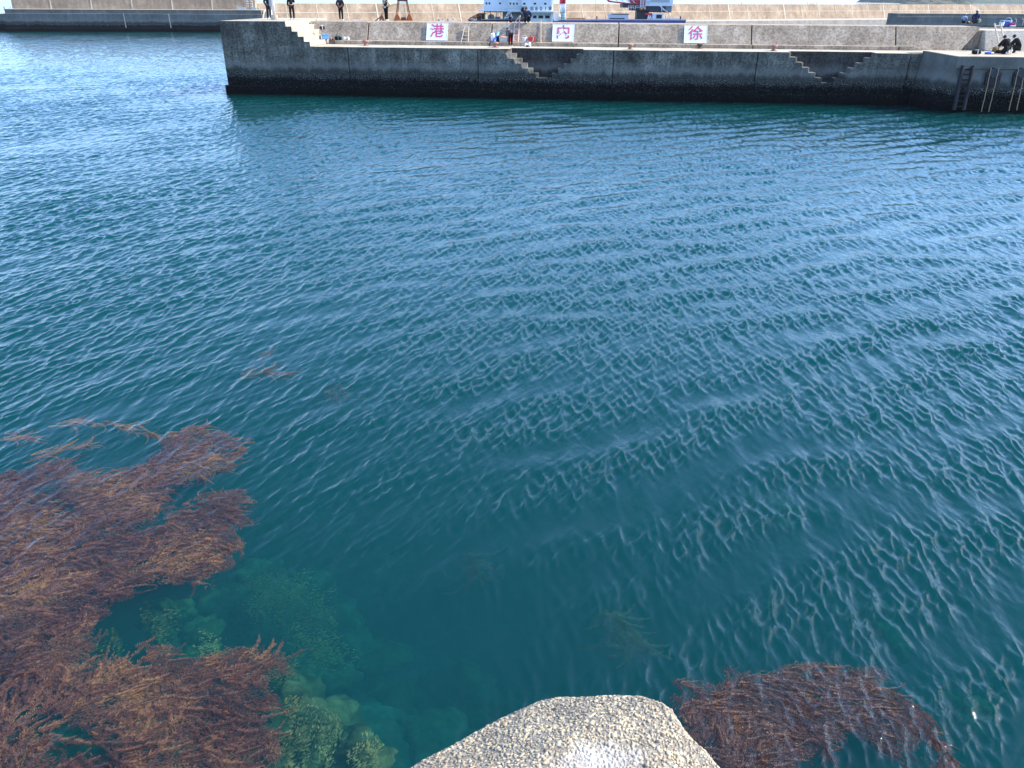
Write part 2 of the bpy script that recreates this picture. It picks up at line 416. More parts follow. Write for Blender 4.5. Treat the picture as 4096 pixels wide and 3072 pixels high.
# raised end with steps
m = MB()
st = [(-23.08, 3.502), (-15.95, 3.502)]
us = [-15.95, -16.4, -16.85, -17.3, -17.75]; hz = (5.28-3.502)/5
for i, uu in enumerate(us): st += [(uu, 3.502+hz*(i+1))] if i == 0 else [(uu, 3.502+hz*i), (uu, 3.502+hz*(i+1))]
st += [(-23.02, 5.28)]
m.prism(st, lambda a, b_, t: (a, .02+(5.6-.02)*t, b_)); m.build('end_steps', [C_STEP], pier, bevel=.03)
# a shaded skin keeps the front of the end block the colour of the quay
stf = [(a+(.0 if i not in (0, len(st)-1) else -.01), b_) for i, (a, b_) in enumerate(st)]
m = MB(); m.prism([(a-.012 if i > 1 else a, b_-.012 if i > 1 else b_) for i, (a, b_) in enumerate(stf)], lambda a, b_, t: (a, .0+.019*t, b_)); m.build('end_shade_skin', C_SHADE, pier)
m = MB(); m.box(-23.02, -17.76, 5.604, 10.0, 3.502, 5.278); m.build('end_block', C_DECK, pier, bevel=.03)
# deck slab, kerb, parapet
m = MB(); m.box(-15.9, 31.0, 1.27, 3.69, 3.499, 3.507); m.build('deck', C_DECK, pier)
for a, b_ in ((-15.9, -.31), (5.27, 20.51), (26.59, 28.95)):
    m = MB(); m.box(a, b_, .03, 1.268, 3.499, 3.507); m.build('deck', C_DECK, pier)
JW = [-17.7, -12.65, -2.35, 7.93, 18.35, 29.3]
uE = pu(3922, 98, 5.4)[0]; uE0 = pu(3838, 182, 4.62)[0]
for i in range(5):
    a, b_ = JW[i]+.045, JW[i+1]-.045
    if i == 4: b_ = JW[5]-.045
    m = MB(); m.prism([(4.6, 3.4), (4.6, 3.775), (5.42, 5.15), (8.8, 5.15), (8.8, 3.4)], lambda p_, q_, t: (a+(b_-a)*t, p_, q_))
    m.build('parapet_section', C_WALL, pier, bevel=.03)
    m = MB(); m.box(a+(2.5 if i == 0 else 0), b_, 3.70, 4.62, 3.45, 3.78); m.build('kerb', C_WALL, pier, bevel=.025)
# last section ends in a falling edge
m = MB(); a = JW[5]+.045
def wl(z): return 4.6+(z-3.775)*.596
m.add([(a, wl(3.4), 3.4), (uE0, wl(3.4), 3.4), (uE, wl(5.0), 5.0), (uE, wl(5.15), 5.15), (a, wl(5.15), 5.15),
       (a, 8.8, 3.4), (uE0, 8.8, 3.4), (uE, 8.8, 5.0), (uE, 8.8, 5.15), (a, 8.8, 5.15)],
      [(0, 1, 2, 3, 4), (9, 8, 7, 6, 5), (0, 5, 6, 1), (1, 6, 7, 2), (2, 7, 8, 3), (3, 8, 9, 4), (4, 9, 5, 0)])
m.build('parapet_section', C_WALL, pier, bevel=.03)
m = MB(); m.prism([(JW[5]+.05, 3.78), (30.3, 3.78), (31.2, 3.5), (JW[5]+.05, 3.5)], lambda p_, q_, t: (p_, 3.7+.92*t, q_)); m.build('kerb', C_WALL, pier)
m = MB(); m.box(JW[0], 44, 9.0, 9.4, -3, 5.02); m.build('back_wall', C_WALL, pier)

# new quay standing proud at the right
nq = empty('concrete_quay', PO, -TH, 'newer smooth grey concrete quay standing proud at the right end of the pier', 'quay')
AT = pu(3692, 203, .3); AM = pu(3664, 330, -.3)
m = MB(); m.add([(29.25, .02, -3), (29.6, -2.7, -3), (31.75, -3.75, -3), (62, -3.9, -3), (62, 9, -3), (29.25, 9, -3),
                 (AM[0], -.3, 1.3), (30.2, -2.2, 1.3), (31.45, -3.3, 1.2), (62, -3.35, 1.2), (62, 9, 1.2), (AM[0], 9, 1.3),
                 (AT[0], 4.4, 3.505), (AT[0], .3, 3.505), (30.95, -2.75, 3.51), (62, -2.95, 3.51), (62, 9, 3.51), (AT[0], 9, 3.505)],
                [(0, 1, 7, 6), (1, 2, 8, 7), (2, 3, 9, 8), (3, 4, 10, 9), (6, 7, 14, 13), (7, 8, 14), (8, 9, 15, 14), (9, 10, 16, 15),
                 (5, 0, 6, 11), (6, 13, 12, 11), (11, 12, 17), (12, 13, 14, 15, 16, 17), (4, 5, 11, 10), (10, 11, 17, 16), (0, 5, 4, 3, 2, 1)])
m.build('quay_body', C_NEW, nq)
m = MB(); m.box(29.04, AT[0]-.01, .12, 4, -3, 3.49); m.build('joint_block', C_SHADE, nq, bevel=.03)
m = MB(); m.add([(AT[0]+.3, .3, 3.517), (31.2, -2.72, 3.517), (62, -2.92, 3.517), (62, 6, 3.517), (AT[0]+.3, 6, 3.517)], [(0, 1, 2, 3, 4)]); m.build('deck', C_DECK, nq)
m = MB(); m.hexa([(AT[0]-.004, .3, 3.3), (30.946, -2.72, 3.3), (31.2, -2.70, 3.3), (AT[0]+.3, .3, 3.3), (AT[0]-.004, .3, AT[1]), (30.946, -2.72, 3.52), (31.2, -2.70, 3.52), (AT[0]+.3, .3, AT[1])]); m.build('sloping_kerb', C_NEW, nq)
m = MB(); m.prism([(-2.99, 2.75), (-2.86, 3.505), (-2.8, 3.505), (-2.8, 2.75)], lambda p_, q_, t: (31.05+30*t, p_-.03, q_)); m.build('coping', C_NEW, nq, bevel=.02)
uw = pu(3946, 150, 4.3)[0]
m = MB(); m.prism([(4.0, 3.5), (4.85, 4.93), (9, 4.93), (9, 3.5)], lambda p_, q_, t: (uw+(62-uw)*t, p_, q_)); m.build('parapet', C_WALL2, nq, bevel=.04)
m = MB(); m.box(uE0-.5, uw-.02, 5.3, 9, 3.4, 4.9); m.build('parapet_return', C_WALL, nq, bevel=.03)

# ------------------------------------------------------------------ signs
WHITE = paint('white_board_paint', (.82, .83, .86), .5, .05, 4, dirt=(.62, .60, .58))
PINK = paint('faded_red_lettering', (.60, .085, .20), .6, .15, 9)
STEEL = paint('galvanised_steel', (.42, .43, .44), .5, .2, 12, .3)
def sign(ch, uc, wdt, label, patches):
    o = empty('sign_board', PP(uc, 4.60, 3.79), -TH, label, 'sign', 'painted sign boards leaning on the parapet')
    t = math.atan2(.82, 1.375); ca, sa = math.sin(t), math.cos(t)     # along the slope: (w, z) = (ca, sa)
    def P3(x, s, d): return (x, s*ca-d*sa-.06, s*sa+d*ca+.02)
    L = 1.48; hw = wdt/2
    m = MB(); m.hexa([P3(-hw, 0, .0), P3(hw, 0, .0), P3(hw, 0, .05), P3(-hw, 0, .05), P3(-hw, L, .0), P3(hw, L, .0), P3(hw, L, .05), P3(-hw, L, .05)])
    m.build('board', WHITE, o)
    m = MB()
    for a0, a1, b0, b1 in ((-hw, hw, 0, .03), (-hw, hw, L-.03, L), (-hw, -hw+.03, .03, L-.03), (hw-.03, hw, .03, L-.03)):
        m.hexa([P3(a0, b0, .0501), P3(a1, b0, .0501), P3(a1, b0, .062), P3(a0, b0, .062), P3(a0, b1, .0501), P3(a1, b1, .0501), P3(a1, b1, .062), P3(a0, b1, .062)])
    m.build('rim', WHITE, o)
    me = text_mesh(ch, 1.20, .008, .004); c = bpy.data.objects.new('character', me); COL.objects.link(c); c.parent = o
    me.materials.clear(); me.materials.append(PINK)
    X = Vector((1, 0, 0)); Yv = Vector((0, ca, sa)); Z = X.cross(Yv)
    c.matrix_local = Matrix.Translation(Vector(P3(0, L*.5, .066)))@Matrix((X, Yv, Z)).transposed().to_4x4()
    for poly in patches:
        m = MB(); m.prism(poly, lambda a, b_, tt: P3(a, b_+L*.5, .0712+.003*tt)); m.build('worn_patch', WHITE, o)
    return o
sign('港', -6.83, 1.75, 'white board with a whole pink character, beside the short ladder', [[(-.5, .16), (-.44, .16), (-.4, .22), (-.46, .23)]])
sign('内', 3.5, 1.76, 'white board with a broken pink character, right of the red bucket', [[(-.30, .22), (-.13, .36), (-.02, .30), (.02, .12), (-.12, -.04), (-.3, -.12)], [(-.55, -.16), (-.3, -.1), (-.3, -.2), (-.55, -.24)], [(.26, -.12), (.5, -.1), (.5, -.2), (.24, -.24)]])
sign('徐', 14.0, 1.80, 'white board with a pink character and two dark chips along its lower edge', [[(.1, .28), (.17, .33), (.25, .30), (.24, .24), (.14, .23)]])

# ------------------------------------------------------------------ bollards
RUSTP = paint('rusty_bollard_paint', (.34, .17, .13), .7, .3, 9, dirt=(.22, .10, .07))
DARKR = paint('dark_rust', (.09, .055, .045), .8, .3, 9)
def bollard(uu, ww, mat, label, s=1.0):
    o = empty('bollard', PP(uu, ww, 3.507), -TH, label, 'bollard', 'mooring bollards on the pier ledge')
    m = MB(); m.lathe([(.17*s, 0), (.155*s, .03), (.135*s, .12*s), (.14*s, .22*s), (.15*s, .235*s)], n=18); m.build('post', mat, o, True)
    m = MB(); m.lathe([(.15*s, .232*s), (.24*s, .25*s), (.25*s, .29*s), (.23*s, .345*s), (.15*s, .38*s), (.02, .39*s)], n=18); m.build('cap', mat, o, True)
    m = MB(); m.lathe([(.25*s, 0.0), (.25*s, .02), (.18*s, .026)], n=18); m.build('base_plate', DARKR, o)
bollard(-12.15, 2.3, RUSTP, 'rusty bollard on the pier ledge, left of the first character board', 1.05)
bollard(-1.62, 1.7, RUSTP, 'rusty bollard in front of the leaning blue bag', 1.05)
bollard(8.8, 1.2, RUSTP, 'rusty bollard between the second and third character boards', 1.0)
bollard(14.24, 3.3, DARKR, 'almost black bollard stump against the kerb below the third character board', .95)
bollard(19.49, 1.3, RUSTP, 'rusty bollard right of the third character board near the second stairs', 1.1)

# ------------------------------------------------------------------ ladders
def ladder(name, p0, p1, q0, q1, nr, r, mat, label, parent_rot=True, r2=None, flat=False, rungs=None):
    """p0->p1 left rail bottom to top, q0->q1 right rail; world points"""
    o = empty(name, p0, 0, label, 'ladder')
    p0_, p1, q0, q1 = [Vector(v)-Vector(p0) for v in (p0, p1, q0, q1)]
    for a, b_ in ((p0_, p1), (q0, q1)):
        m = MB(); m.tube([a, b_], r, 8); m.build('rail', mat, o)
    rungs = rungs or [(i+.6)/(nr+.2) for i in range(nr)]
    for k in rungs:
        a = p0_.lerp(p1, k); b_ = q0.lerp(q1, k); d = (b_-a).normalized()*r*.9
        m = MB(); m.tube([a+d, b_-d], r2 or r*.8, 8); m.build('rung', mat, o)
    return o
BEIGE = paint('bleached_wood', (.62, .52, .40), .7, .12, 8)
SALM = paint('faded_pink_paint', (.62, .42, .36), .6, .15, 8)
def onp(x, y, w_):
    a, z = pu(x, y, w_); return PP(a, w_, z)
ladder('ladder', onp(1845, 166, 4.5), onp(1858, 107, 5.1), onp(1872.5, 167, 4.5), onp(1875, 107, 5.1), 4, .035, BEIGE, 'short pale ladder leaning on the parapet right of the first character board', rungs=[.17, .42, .68, .97])
l2 = ladder('ladder', onp(2053, 166, 4.35), onp(2059, 88, 5.35), onp(2072, 168, 4.35), onp(2080, 62, 5.6), 5, .045, SALM, 'faded pink ladder rising above the parapet beside the bending person', rungs=[.02, .27, .53, .8, .985])
ladder('ladder', onp(3999, 193, 3.2), onp(3978, 94, 4.25), onp(4019, 193, 3.2), onp(4003, 95, 4.25), 5, .055, BEIGE, 'sturdy pale wooden ladder behind the two kneeling people', rungs=[.22, .45, .68, .91])
BLACKR = paint('black_rubber', (.012, .013, .016), .75, .3, 9)
def bat(z): return -2.86-(3.5-z)*.24-.10
zt, zb = 2.95, .15
lt = pu(3858, 241, bat(zt))[0]; lb = pu(3829, 385, bat(zb))[0]; rt_ = pu(3899, 241, bat(zt))[0]; rb = pu(3868, 385, bat(zb))[0]
ladder('ladder', PP(lb, bat(zb), zb), PP(lt, bat(zt), zt), PP(rb, bat(zb), zb), PP(rt_, bat(zt), zt), 8, .13, BLACKR, 'heavy black rubber ladder fixed to the face of the newer quay', r2=.045)

# ------------------------------------------------------------------ fenders and ropes
ROPE = paint('old_rope', (.22, .185, .12), .9, .25, 20, dirt=(.2, .17, .1))
for xc, lab in ((3970, 'black hexagonal fender on the quay face right of the rubber ladder'), (4080, 'black hexagonal fender cut by the right edge of the picture')):
    pts = []
    for dx, dy in ((-36, 24), (-28, -18), (0, -42), (34, -18), (24, 22), (-4, 36)):
        z = 3.5; 
        for _ in range(6):
            uu, z = pu(xc+dx, 310+dy, bat(z)+.1)
        pts.append((uu, z))
    o = empty('fender', PP(pts[0][0], bat(pts[0][1]), pts[0][1]), -TH, lab, 'fender', 'hexagonal fenders on the newer quay')
    b0 = Vector((pts[0][0], bat(pts[0][1]), pts[0][1]))
    m = MB(); m.prism(pts, lambda a, b_, t: Vector((a, bat(b_)+.12-.24*t, b_))-b0); m.build('rubber_panel', BLACKR, o, bevel=.03)
    m = MB(); m.prism([(pts[1][0], pts[1][1]), (pts[2][0], pts[2][1]), (pts[3][0], pts[3][1]), ((pts[2][0]+pts[5][0])/2, (pts[1][1]+pts[4][1])/2)], lambda a, b_, t: Vector((a, bat(b_)-.125-.05*t, b_))-b0); m.build('wear_plate', paint('grey_rubber', (.03, .034, .038), .7), o)
for xs, lab in (((3965, 270, 3925, 447), 'pale rope hanging over the left side of the first hexagonal fender'), ((3996, 270, 3954, 447), 'pale rope hanging over the right side of the first hexagonal fender'),
                ((4075, 268, 4035, 442), 'pale rope hanging over the left side of the fender at the picture edge'), ((4097, 290, 4066, 440), 'pale rope hanging over the right side of the fender at the picture edge')):
    a = onp(xs[0]-30, xs[1], -3.2); c = onp(xs[2]-30, xs[3], -4.05); a = onp(xs[0], xs[1], -3.28); c = onp(xs[2], xs[3], -4.05)
    m = MB(); m.tube([a.lerp(c, k/10)+Vector((.01*math.sin(k*2), -.02*math.sin(k*.3), 0)) for k in range(11)], .026, 7); o = m.build('hanging_rope', ROPE)
    tag(o, lab, 'rope', 'ropes hanging over the fenders')
#@@PIEREND

#@@NEAR
# ------------------------------------------------------------------ kelp
def inpoly(x, y, P):
    r = False; j = len(P)-1
    for i in range(len(P)):
        if (P[i][1] > y) != (P[j][1] > y) and x < (P[j][0]-P[i][0])*(y-P[i][1])/(P[j][1]-P[i][1])+P[i][0]: r = not r
        j = i
    return r
def topoly(px, z=-.05): return [tuple(atz(x, y, z)[:2]) for x, y in px]
def kelp_mat(name, deep, mid, tip):
    b = NB(name); a = b.n('Attribute', attribute_name='tone').outputs['Fac']
    n = b.noise(b.pos(), 5, 3, .6)
    f = b.math('ADD', b.math('MULTIPLY', a, .75), b.math('MULTIPLY', b.math('SUBTRACT', n, .5), .7))
    c = b.ramp(f, [(.08, deep), (.38, mid), (.70, tip)])
    tl = b.n('BsdfTranslucent', {0: c}); mx = b.n('MixShader', {0: .40, 1: b.bsdf(c, .5, .3).outputs[0], 2: tl.outputs[0]})
    return b.end(mx)
KELP = kelp_mat('brown_kelp', (.060, .027, .024), (.14, .064, .044), (.34, .19, .075))
KELP2 = kelp_mat('dark_red_kelp', (.042, .018, .014), (.090, .038, .026), (.22, .105, .048))
ZMAX = .0
def fronds(spec):
    """spec: list of (x, y, z, heading, length, width, tone); returns verts, faces, tones. Each frond is a stalk with rows of small blades"""
    V = []; Fc = []; T = []
    for (x, y, z, hd, L, wd, tone) in spec:
        n = max(6, int(L/.020)); cur = random.uniform(-1.6, 1.6); px_, py_, pz_ = x, y, z
        zs = random.uniform(-.03, .05); h = hd
        for i in range(n):
            t = i/n; h += cur*.05+random.uniform(-.05, .05)
            st = L/n; nx_, ny_ = px_+math.cos(h)*st, py_+math.sin(h)*st; nz_ = min(ZMAX, pz_+zs*st+random.uniform(-.004, .004))
            sw = .0022
            ox, oy = -math.sin(h)*sw, math.cos(h)*sw
            o = len(V); V += [(px_+ox, py_+oy, pz_), (px_-ox, py_-oy, pz_), (nx_-ox, ny_-oy, nz_), (nx_+ox, ny_+oy, nz_)]
            Fc.append((o, o+1, o+2, o+3)); T += [tone*.8]*4
            bl = wd*(1-.75*t)*random.uniform(.6, 1.2)
            for sd in (-1, 1):
                for rep_ in range(3):
                    a = h+sd*random.uniform(.5, 1.2); l = bl*random.uniform(.5, 1.15); bw = random.uniform(.0018, .0042)
                    cx, cy_ = math.cos(a), math.sin(a); dz = random.uniform(-.22, .2)*l
                    o = len(V); tt = tone+random.uniform(-.18, .22)
                    V += [(px_, py_, pz_), (px_+cx*l*.5-cy_*bw, py_+cy_*l*.5+cx*bw, min(.014, pz_+dz*.5+bw*.5)), (px_+cx*l, py_+cy_*l, min(.014, pz_+dz)), (px_+cx*l*.5+cy_*bw, py_+cy_*l*.5-cx*bw, min(.012, pz_+dz*.5-bw*.5))]
                    Fc.append((o, o+1, o+2, o+3)); T += [tt*.85, tt, tt*1.15, tt]
            px_, py_, pz_ = nx_, ny_, nz_
    return V, Fc, T
GAPT = -.80
def carpet(polys, holes, dens, heading, zr, tone, V, Fc, T, ll=(.03, .065), lw=(.004, .0085)):
    for P in polys:
        xs = [p[0] for p in P]; ys = [p[1] for p in P]
        n = int(dens*(max(xs)-min(xs))*(max(ys)-min(ys)))
        for _ in range(n):
            x = random.uniform(min(xs), max(xs)); y = random.uniform(min(ys), max(ys))
            jx, jy = x+.11*math.sin(9*x+13*y)+random.gauss(0, .05), y+.11*math.sin(11*y-7*x)+random.gauss(0, .05)
            if not inpoly(jx, jy, P) or any(inpoly(jx, jy, H) for H in holes): continue
            cl = .5+.5*math.sin(x*2.3+1.2*math.sin(y*1.9))*math.sin(y*2.7+x*.6); fine = .5+.5*math.sin(x*9+2*math.sin(y*7))*math.sin(y*11-x*3)
            if fine < .16 and random.random() < .75: continue
            if math.sin(1.7*x+3*math.sin(1.1*y)+.6)*math.sin(2.3*y+1.3*x+1.0) < GAPT: continue
            h = heading(x, y)+.9*math.sin(3.1*x+2*math.sin(2.3*y))*math.sin(2.9*y-x)+random.gauss(0, .55); l = random.uniform(*ll); w_ = random.uniform(*lw); z = random.uniform(*zr)
            c_, s_ = math.cos(h), math.sin(h); t = min(1, max(0, tone[0]+(tone[1]-tone[0])*(.55*cl+.25*fine+.35*random.random())))
            o = len(V); dz = random.uniform(-.012, .012); rz = random.uniform(-.5, .5)*w_
            V += [(x, y, z), (x+c_*l*.5-s_*w_, y+s_*l*.5+c_*w_, z+dz*.5+rz), (x+c_*l, y+s_*l, z+dz), (x+c_*l*.5+s_*w_, y+s_*l*.5-c_*w_, z+dz*.5-rz)]
            Fc.append((o, o+1, o+2, o+3)); T += [t*.8, t, t*1.2, t]
def mesh_tone(name, V, Fc, T, mat):
    me = bpy.data.meshes.new(name); me.from_pydata(V, [], Fc); a = me.attributes.new('tone', 'FLOAT', 'POINT')
    a.data.foreach_set('value', np.array(T, np.float32)); me.materials.append(mat)
    o = bpy.data.objects.new(name, me); COL.objects.link(o); return o
def fill(polys, holes, count, heading, zr, Lr, wr, tone=(.15, .6), edge_keep=True):
    out = []
    for P in polys:
        xs = [p[0] for p in P]; ys = [p[1] for p in P]; n = 0; tries = 0
        area = abs(sum(P[i][0]*P[i-1][1]-P[i-1][0]*P[i][1] for i in range(len(P))))/2
        goal = int(count*area)+3
        while n < goal and tries < goal*40:
            tries += 1
            x = random.uniform(min(xs), max(xs)); y = random.uniform(min(ys), max(ys))
            if not inpoly(x, y, P): continue
            hd = heading(x, y)+random.gauss(0, .30)+.9*math.sin(3.1*x+2*math.sin(2.3*y))*math.sin(2.9*y-x); L = random.uniform(*Lr)
            ex, ey = x+math.cos(hd)*L, y+math.sin(hd)*L
            if not inpoly(ex, ey, P) and random.random() < .72: continue
            mx_, my_ = x+math.cos(hd)*L*.5, y+math.sin(hd)*L*.5
            if any(inpoly(mx_, my_, H) or inpoly(x, y, H) or inpoly(ex, ey, H) for H in holes): continue
            zz = random.uniform(*zr)
            cl = .5+.5*math.sin(x*2.3+1.2*math.sin(y*1.9))*math.sin(y*2.7+x*.6)
            out.append((x, y, zz, hd, L, random.uniform(*wr), min(1, max(0, random.uniform(*tone)*.6+cl*.45*tone[1]))))
            n += 1
    return out
LK = [[(-260, 1930), (120, 1872), (190, 1850), (260, 1842), (300, 1880), (400, 1900), (480, 1888), (560, 1855), (620, 1835), (640, 1800), (690, 1790), (660, 1740), (700, 1722), (800, 1705), (830, 1742), (880, 1738), (950, 1755), (985, 1785), (975, 1815), (935, 1845), (900, 1868), (860, 1885), (810, 1902), (790, 1915), (755, 1905), (700, 1925), (655, 1930), (735, 1938), (660, 1975), (655, 2000), (650, 2050), (590, 2062), (540, 2075), (470, 2060), (300, 2100), (-300, 2130)],
      [(-300, 2090), (300, 2080), (480, 2050), (590, 2055), (580, 2095), (540, 2110), (560, 2140), (600, 2118), (690, 2060), (720, 2020), (760, 1990), (820, 1978), (880, 1975), (985, 1958), (960, 1995), (1000, 2008), (950, 2030), (948, 2080), (942, 2200), (920, 2280), (860, 2300), (800, 2330), (740, 2330), (700, 2308), (575, 2300), (540, 2350), (430, 2405), (400, 2400), (420, 2440), (425, 2500), (350, 2560), (330, 2640), (230, 2700), (-300, 2720)],
      [(-300, 2690), (230, 2660), (330, 2630), (450, 2655), (520, 2600), (560, 2585), (600, 2605), (690, 2598), (735, 2630), (740, 2660), (800, 2630), (880, 2640), (945, 2650), (940, 2600), (1000, 2593), (1085, 2596), (1118, 2660), (1100, 2712), (1060, 2720), (1040, 2790), (1072, 2830), (1060, 2900), (1095, 2960), (1090, 3120), (-300, 3120)]]
HL = [[(130, 2425), (190, 2400), (260, 2388), (255, 2408), (170, 2435)], [(40, 2500), (95, 2462), (105, 2480), (55, 2512)], [(160, 2570), (200, 2545), (250, 2575), (245, 2600), (195, 2600)], [(270, 2920), (330, 2865), (400, 2880), (370, 2900), (345, 2945), (300, 2950)], [(175, 3030), (235, 2990), (290, 3000), (250, 3060), (200, 3072), (175, 3072)],
      [(630, 3050), (680, 3030), (745, 3040), (740, 3080), (640, 3080)], [(395, 2135), (440, 2128), (470, 2140), (470, 2165), (430, 2160)], [(160, 1935), (215, 1930), (205, 1965), (150, 1965)], [(75, 1880), (120, 1865), (122, 1890), (85, 1895)], [(720, 2970), (790, 2985), (760, 3005), (720, 3000)]]
def headL(x, y): return .35+.5*math.sin(x*.55+.3)*math.sin(y*.8)+(-.9 if y < 6.2 else 0)*math.sin(x*1.3)
polys = [topoly(p) for p in LK]; holes = [topoly(h) for h in HL]
spec = fill(polys, holes, 75, headL, (-.05, -.010), (.14, .40), (.045, .085), (.15, .75))
spec += fill(polys, holes, 35, headL, (-.16, -.08), (.25, .5), (.06, .10), (.05, .45))
for strand in ([(190, 1687), (300, 1675), (420, 1690), (520, 1702), (600, 1730), (690, 1752)], [(0, 1745), (50, 1738), (100, 1742)], [(640, 1745), (720, 1725), (800, 1706)], [(90, 1835), (200, 1800), (330, 1768)], [(1000, 2010), (950, 2020), (880, 2010)], [(980, 1960), (930, 1985), (860, 2000)]):
    for i in range(len(strand)-1):
        a, b_ = atz(*strand[i], -.03), atz(*strand[i+1], -.03); d = b_-a
        for k in range(9):
            p = a.lerp(b_, random.random())
            spec.append((p.x+random.gauss(0, .05), p.y+random.gauss(0, .07), -.05-.06*random.random(), math.atan2(d.y, d.x)+random.gauss(0, .2), .45, .06, random.uniform(.4, .9)))
V, Fc, T = fronds(spec)
ZMAX = .03
V2, F2, T2 = fronds(fill(polys, holes, 14, headL, (-.005, .02), (.05, .16), (.012, .03), (.4, 1.0)))
F2 = [tuple(i+len(V) for i in f) for f in F2]; V += V2; Fc += F2; T += T2; ZMAX = .0
carpet(polys, holes, 8500, headL, (-.08, -.03), (.05, .8), V, Fc, T, (.025, .055), (.0025, .0055))
kb = mesh_tone('kelp_bed', V, Fc, T, KELP); tag(kb, 'mat of brown kelp fronds floating just under the surface', 'kelp', None, 'stuff')
RK = [(2690, 2850), (2740, 2800), (2800, 2795), (2870, 2762), (2920, 2722), (3010, 2692), (3080, 2705), (3150, 2680), (3230, 2650), (3310, 2655), (3420, 2675), (3500, 2700), (3570, 2750), (3640, 2810), (3710, 2850), (3732, 2900), (3770, 2950), (3818, 3040), (3800, 3080), (3755, 3040), (3720, 2990), (3690, 2940), (3660, 2930), (3640, 2990), (3600, 3025), (3530, 3010), (3480, 2980), (3460, 2940), (3430, 2932), (3360, 2922), (3335, 2945), (3330, 3018), (3290, 3012), (3262, 2962), (3212, 2980), (3222, 3018), (3182, 3010), (3210, 3120), (2800, 3120), (2740, 2960)]
def headR(x, y): return math.atan2(-(y-5.2)*.2+.25, 1.0)*.6-.9*max(0, x-3.1)+(1.9 if x < 2.0 else 0)*.35
P = topoly(RK)
spec = fill([P], [], 150, headR, (-.04, -.008), (.10, .28), (.030, .055), (.1, .75))+fill([P], [], 60, headR, (-.14, -.06), (.25, .55), (.04, .07), (.05, .4))
for strand in ([(2692, 2718), (2740, 2737), (2800, 2775), (2830, 2800)], [(2850, 2790), (2900, 2745), (2960, 2715)], [(3640, 2860), (3720, 2930), (3770, 2985), (3815, 3060)], [(3250, 2900), (3290, 2960), (3320, 3015)]):
    for i in range(len(strand)-1):
        a, b_ = atz(*strand[i], -.02), atz(*strand[i+1], -.02); d = b_-a
        for k in range(8):
            p = a.lerp(b_, random.random()); spec.append((p.x+random.gauss(0, .02), p.y+random.gauss(0, .02), -.03, math.atan2(d.y, d.x)+random.gauss(0, .3), .22, .045, random.uniform(.2, .6)))
V, Fc, T = fronds(spec)
ZMAX = .03
V2, F2, T2 = fronds(fill([P], [], 30, headR, (-.003, .02), (.04, .12), (.010, .024), (.3, .9)))
F2 = [tuple(i+len(V) for i in f) for f in F2]; V += V2; Fc += F2; T += T2; ZMAX = .0; GAPT = -2
carpet([P], [], 14000, headR, (-.065, -.025), (.05, .7), V, Fc, T, (.018, .04), (.002, .0045))
tag(mesh_tone('kelp_clump', V, Fc, T, KELP2), 'dark red brown clump of kelp drifting right of the pebbly concrete block', 'kelp', 'loose kelp in the open water')
def strand_obj(px, z0, n, L, wd, tone, label, sp=.08):
    spec = []
    for i in range(len(px)-1):
        a, b_ = atz(*px[i], z0), atz(*px[i+1], z0); d = b_-a
        for k in range(n):
            p = a.lerp(b_, random.random()); spec.append((p.x+random.gauss(0, sp), p.y+random.gauss(0, sp), z0+random.uniform(-.06, .03), math.atan2(d.y, d.x)+random.gauss(0, .35), L, wd, tone*random.uniform(.7, 1.2)))
    tag(mesh_tone('kelp_strand', *fronds(spec), KELP), label, 'kelp', 'loose kelp in the open water')
strand_obj([(960, 1505), (1050, 1488), (1130, 1490)], -.14, 11, .5, .07, .6, 'small rusty kelp strand lying across the open water, nearest the middle of the picture', .05)
strand_obj([(1030, 1430), (1075, 1408)], -.16, 8, .35, .07, .6, 'smallest rusty kelp strand, farthest out from the kelp bed', .05)
strand_obj([(1310, 1525), (1335, 1590)], -.5, 14, .6, .10, .6, 'faint sunken kelp tuft right of the rusty strand', .08)
strand_obj([(1850, 2200), (1905, 2290)], -1.0, 16, .7, .10, .45, 'dim sunken kelp tuft in the deep blue middle water', .08)
strand_obj([(2440, 2440), (2500, 2500), (2530, 2560)], -.95, 14, .6, .10, .7, 'sunken tan kelp tuft farther out from the pebbly concrete block', .1)

OLIVE = kelp_mat('olive_weed', (.05, .05, .02), (.15, .13, .045), (.30, .25, .085))
V, Fc, T = [], [], []
for poly, z, d in (([(960, 2330), (1080, 2280), (1250, 2330), (1340, 2450), (1290, 2520), (1100, 2480), (1000, 2420)], -1.0, 900), ([(1110, 2480), (1250, 2500), (1380, 2570), (1420, 2640), (1300, 2660), (1180, 2600)], -1.0, 700),
                   ([(1130, 2820), (1210, 2790), (1230, 2900), (1200, 3090), (1120, 3100), (1140, 2950)], -.35, 1500), ([(1260, 2850), (1330, 2840), (1350, 3000), (1320, 3100), (1240, 3100)], -.5, 1300), ([(1400, 2960), (1500, 2930), (1520, 3050), (1480, 3100), (1390, 3100)], -.45, 1400),
                   ([(570, 2430), (660, 2450), (690, 2520), (640, 2560), (560, 2500)], -.5, 900), ([(760, 2520), (850, 2510), (880, 2600), (800, 2640)], -.6, 900), ([(1050, 2640), (1150, 2620), (1180, 2720), (1110, 2760)], -.6, 900), ([(400, 2540), (470, 2530), (450, 2600), (395, 2600)], -.4, 900)):
    carpet([topoly(poly, z)], [], d*2.4, headL, (z-.25, z+.1), (.1, 1.0), V, Fc, T, (.03, .07), (.005, .012))
tag(mesh_tone('sunken_weed', V, Fc, T, OLIVE), 'blurred olive weed growing on the stones under the water', 'weed', None, 'stuff')
